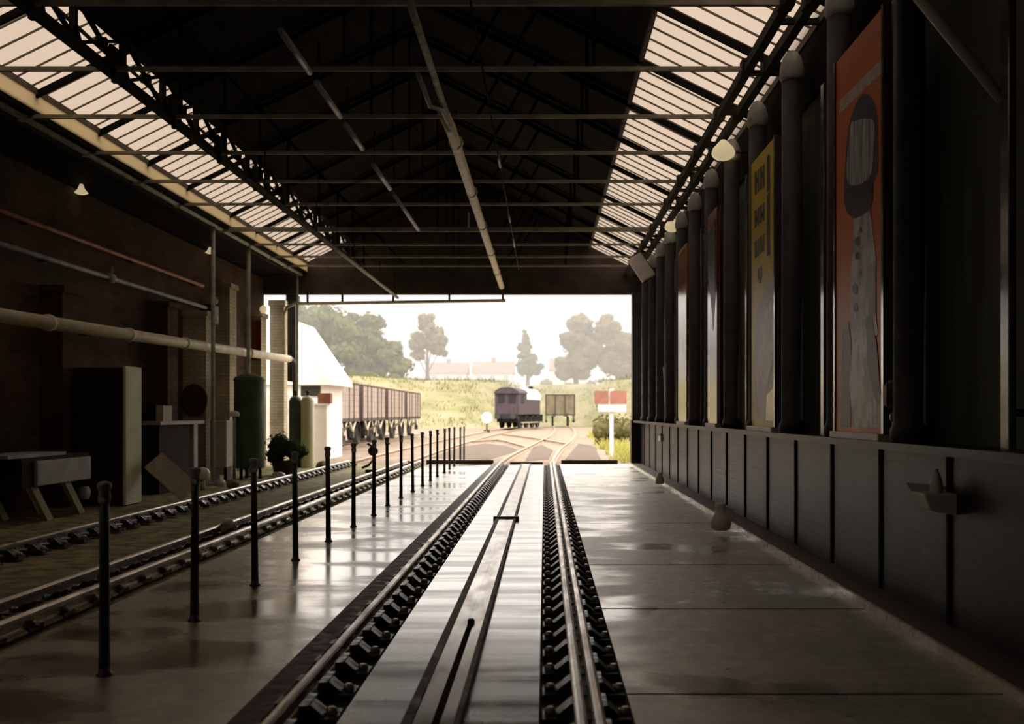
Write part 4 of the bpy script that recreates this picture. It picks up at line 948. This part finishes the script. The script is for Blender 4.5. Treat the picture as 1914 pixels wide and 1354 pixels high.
# ------------------------------------------------------------------ trees and houses
def bz(x, y): return bank_h(x, y)
def tree(name, label, x, y, blobs, trunk_r, leaf, n, size, group=None):
    x = sum(b[0][0] for b in blobs) / len(blobs)
    z0 = bz(x, y) - 0.2; t = thing(name, label, 'tree', (x, y, z0), group)
    top = max(b[0][2] for b in blobs)
    q = MB(); q.lathe((x, y, z0), [(trunk_r * 1.4, 0), (trunk_r, 1.0), (trunk_r * 0.6, (top - z0) * 0.5), (0.05, (top - z0) * 0.8)], 10)
    for b in blobs: q.tube([(x, y, z0 + (b[0][2] - z0) * 0.4), b[0]], trunk_r * 0.2, 6)
    q.build('trunk', M['bark'], t)
    fine = []
    for c, r_, sq in blobs:
        fine.append((c, r_ * 0.7, sq))
        for _ in range(8):
            d = Vector((random.gauss(0, 1), random.gauss(0, 1), random.gauss(0, 1))).normalized() * r_ * random.uniform(0.45, 0.8)
            fine.append(((c[0] + d.x * sq[0], c[1] + d.y * sq[1], c[2] + d.z * sq[2]), r_ * random.uniform(0.26, 0.46), (1, 1, 0.85)))
    q = MB()
    for b in fine: q.blob(b[0], b[1] * 0.7, 2, 0.6, 2.2, b[2])
    foliage(q, fine, n, size); q.build('crown', leaf, t)
def rb(x, y, z, r, sq=(1, 1, 1)): return ((x, y, z), r, sq)
YT = 126
def pxb(px, py, Y, rpx, sq=(1, 1, 1)):
    p = PX(px, py, Y); return ((p.x, p.y, p.z), 1.18 * rpx / FPX * Y, sq)
tree('broadleaf_tree', 'tallest part of the big leafy trees at the left of the opening', -24, YT, [pxb(585, 640, YT, 52), pxb(625, 610, YT - 2, 46), pxb(650, 650, YT - 3, 48), pxb(600, 690, YT - 2, 45), pxb(565, 600, YT, 40)], 0.5, M['leaf'], 6000, 0.36, 'trees beyond the yard')
tree('broadleaf_tree', 'rounded leafy tree on the right flank of the big left trees', -17, YT + 2, [pxb(695, 645, YT, 42), pxb(725, 668, YT - 2, 36), pxb(745, 690, YT - 3, 26), pxb(675, 690, YT - 3, 36), pxb(690, 605, YT, 26)], 0.45, M['leaf'], 5000, 0.36, 'trees beyond the yard')
tree('broadleaf_tree', 'loose airy tree standing alone right of the big left trees', -13.5, 138, [pxb(795, 605, 138, 19), pxb(812, 632, 138, 21), pxb(785, 640, 138, 18), pxb(822, 655, 138, 13), pxb(780, 665, 138, 12)], 0.3, M['leaf2'], 2200, 0.36, 'trees beyond the yard')
tree('conifer_tree', 'slim pointed conifer above the locomotive', -2.4, 150, [pxb(982, 632, 150, 9, (0.8, 0.8, 2.0)), pxb(982, 658, 150, 13, (1, 1, 1.6)), pxb(982, 685, 150, 19, (1, 1, 1.2)), pxb(1000, 690, 150, 14)], 0.3, M['conifer'], 2200, 0.32, 'trees beyond the yard')
tree('broadleaf_tree', 'left of the two tall hazy trees at the right of the opening', 4.7, 145, [pxb(1085, 608, 145, 27), pxb(1068, 640, 145, 24), pxb(1098, 650, 145, 28), pxb(1078, 680, 145, 30), pxb(1055, 690, 145, 20)], 0.4, M['leaf2'], 12200, 0.36, 'trees beyond the yard')
tree('broadleaf_tree', 'right of the two tall hazy trees, beside the right wall end', 8.6, 145, [pxb(1135, 615, 145, 26), pxb(1155, 645, 145, 28), pxb(1140, 680, 145, 26), pxb(1175, 660, 145, 22), pxb(1168, 690, 145, 24)], 0.4, M['leaf2'], 12200, 0.36, 'trees beyond the yard')
def house(label, xa, xb, ytop, yeave, Y, gable=False):
    a = PX(xa, yeave, Y); b = PX(xb, yeave, Y); zt_ = PX(0, ytop, Y).z; z0 = bz((a.x + b.x) / 2, Y) - 0.3
    t = thing('house', label, 'house', ((a.x + b.x) / 2, Y, z0), 'houses beyond the bank')
    wl_ = MB().bx(a.x, b.x, Y, Y + 7, z0, a.z).build('wall', M['white'], t)
    q = MB()
    if gable: q.prism([(a.x - 0.3, Y - 0.3, a.z), (b.x + 0.3, Y - 0.3, a.z), ((a.x + b.x) / 2, Y - 0.3, zt_)], (0, 7.6, 0))
    else: q.prism([(a.x - 0.3, Y - 0.3, a.z), (a.x - 0.3, Y + 7.3, a.z), (a.x - 0.3, Y + 3.5, zt_)], (b.x - a.x + 0.6, 0, 0))
    rf_ = q.build('roof', M['roof_tile'], t)
    n = max(2, int((b.x - a.x) / 2.2))
    for k in range(n):
        x = a.x + (k + 0.5) * (b.x - a.x) / n
        MB().bx(x - 0.45, x + 0.45, Y - 0.05, Y + 0.05, a.z - 1.5, a.z - 0.4).build('window_or_eave_shade', M['grey_panel'], wl_)
    MB().bx((a.x + b.x) / 2 - 0.4, (a.x + b.x) / 2 + 0.4, Y + 3.2, Y + 4, zt_ - 0.6, zt_ + 0.7).build('chimney', M['roof_tile'], rf_)
house('long low house with a pinkish roof right of the airy tree', 800, 870, 676, 698, 176)
house('low house with a pinkish roof left of the conifer', 884, 958, 674, 698, 178)
house('gabled house partly hidden by the hazy trees on the right', 1030, 1095, 668, 692, 172)
o = None
for (xa, xb, yt_, Y, lab) in ((770, 960, 690, 165, 'pale hedge along the foot of the far houses'), (1000, 1380, 700, 160, 'pale hedge under the hazy trees on the right')):
    a = PX(xa, yt_, Y); b = PX(xb, yt_, Y); q = MB(); n = 9
    bl = [((a.x + (b.x - a.x) * (k + 0.5) / n, Y, 5.4 + random.uniform(-0.2, 0.3)), 1.1, (1.1, 0.9, 1.0)) for k in range(n)]
    for b_ in bl: q.blob(b_[0], b_[1] * 0.85, 2, 0.3, 1.5, b_[2])
    foliage(q, bl, 700, 0.3)
    NOFLIP.add('hedge'); tag(q.build('hedge', M['leaf2']), lab, 'hedge', 'hedges beyond the bank')
# dark bushes by the sign
c = PX(1150, 790, 42)
q = MB(); bl = [((c.x + d, 42 + random.uniform(-0.4, 0.4), 0.6), 0.48, (0.9, 0.9, 1.4)) for d in (-0.6, -0.2, 0.2, 0.6, 1.0, 1.5)]
for b_ in bl: q.blob(b_[0], b_[1] * 0.8, 2, 0.3)
foliage(q, bl, 1200, 0.1); NOFLIP.add('low_hedge'); tag(q.build('low_hedge', M['hedge_leaf']), 'dark green hedge behind the red sign boards', 'hedge')

# ------------------------------------------------------------------ summer haze over the yard
hm = bpy.data.materials.new('summer_haze'); hm.use_nodes = True; hn = hm.node_tree; hn.nodes.clear()
ho = hn.nodes.new('ShaderNodeOutputMaterial'); hv = hn.nodes.new('ShaderNodeVolumeScatter')
hv.inputs['Color'].default_value = (1.0, 0.94, 0.90, 1); hv.inputs['Density'].default_value = 0.011; hv.inputs['Anisotropy'].default_value = 0.2
hn.links.new(hv.outputs[0], ho.inputs['Volume'])
m = MB(); m.bx(-75, 75, 98, 205, -0.3, 50)
o = m.build('haze', hm); tag(o, 'thin pale haze hanging over the yard and trees', 'haze', kind='stuff')
o.display_type = 'WIRE'
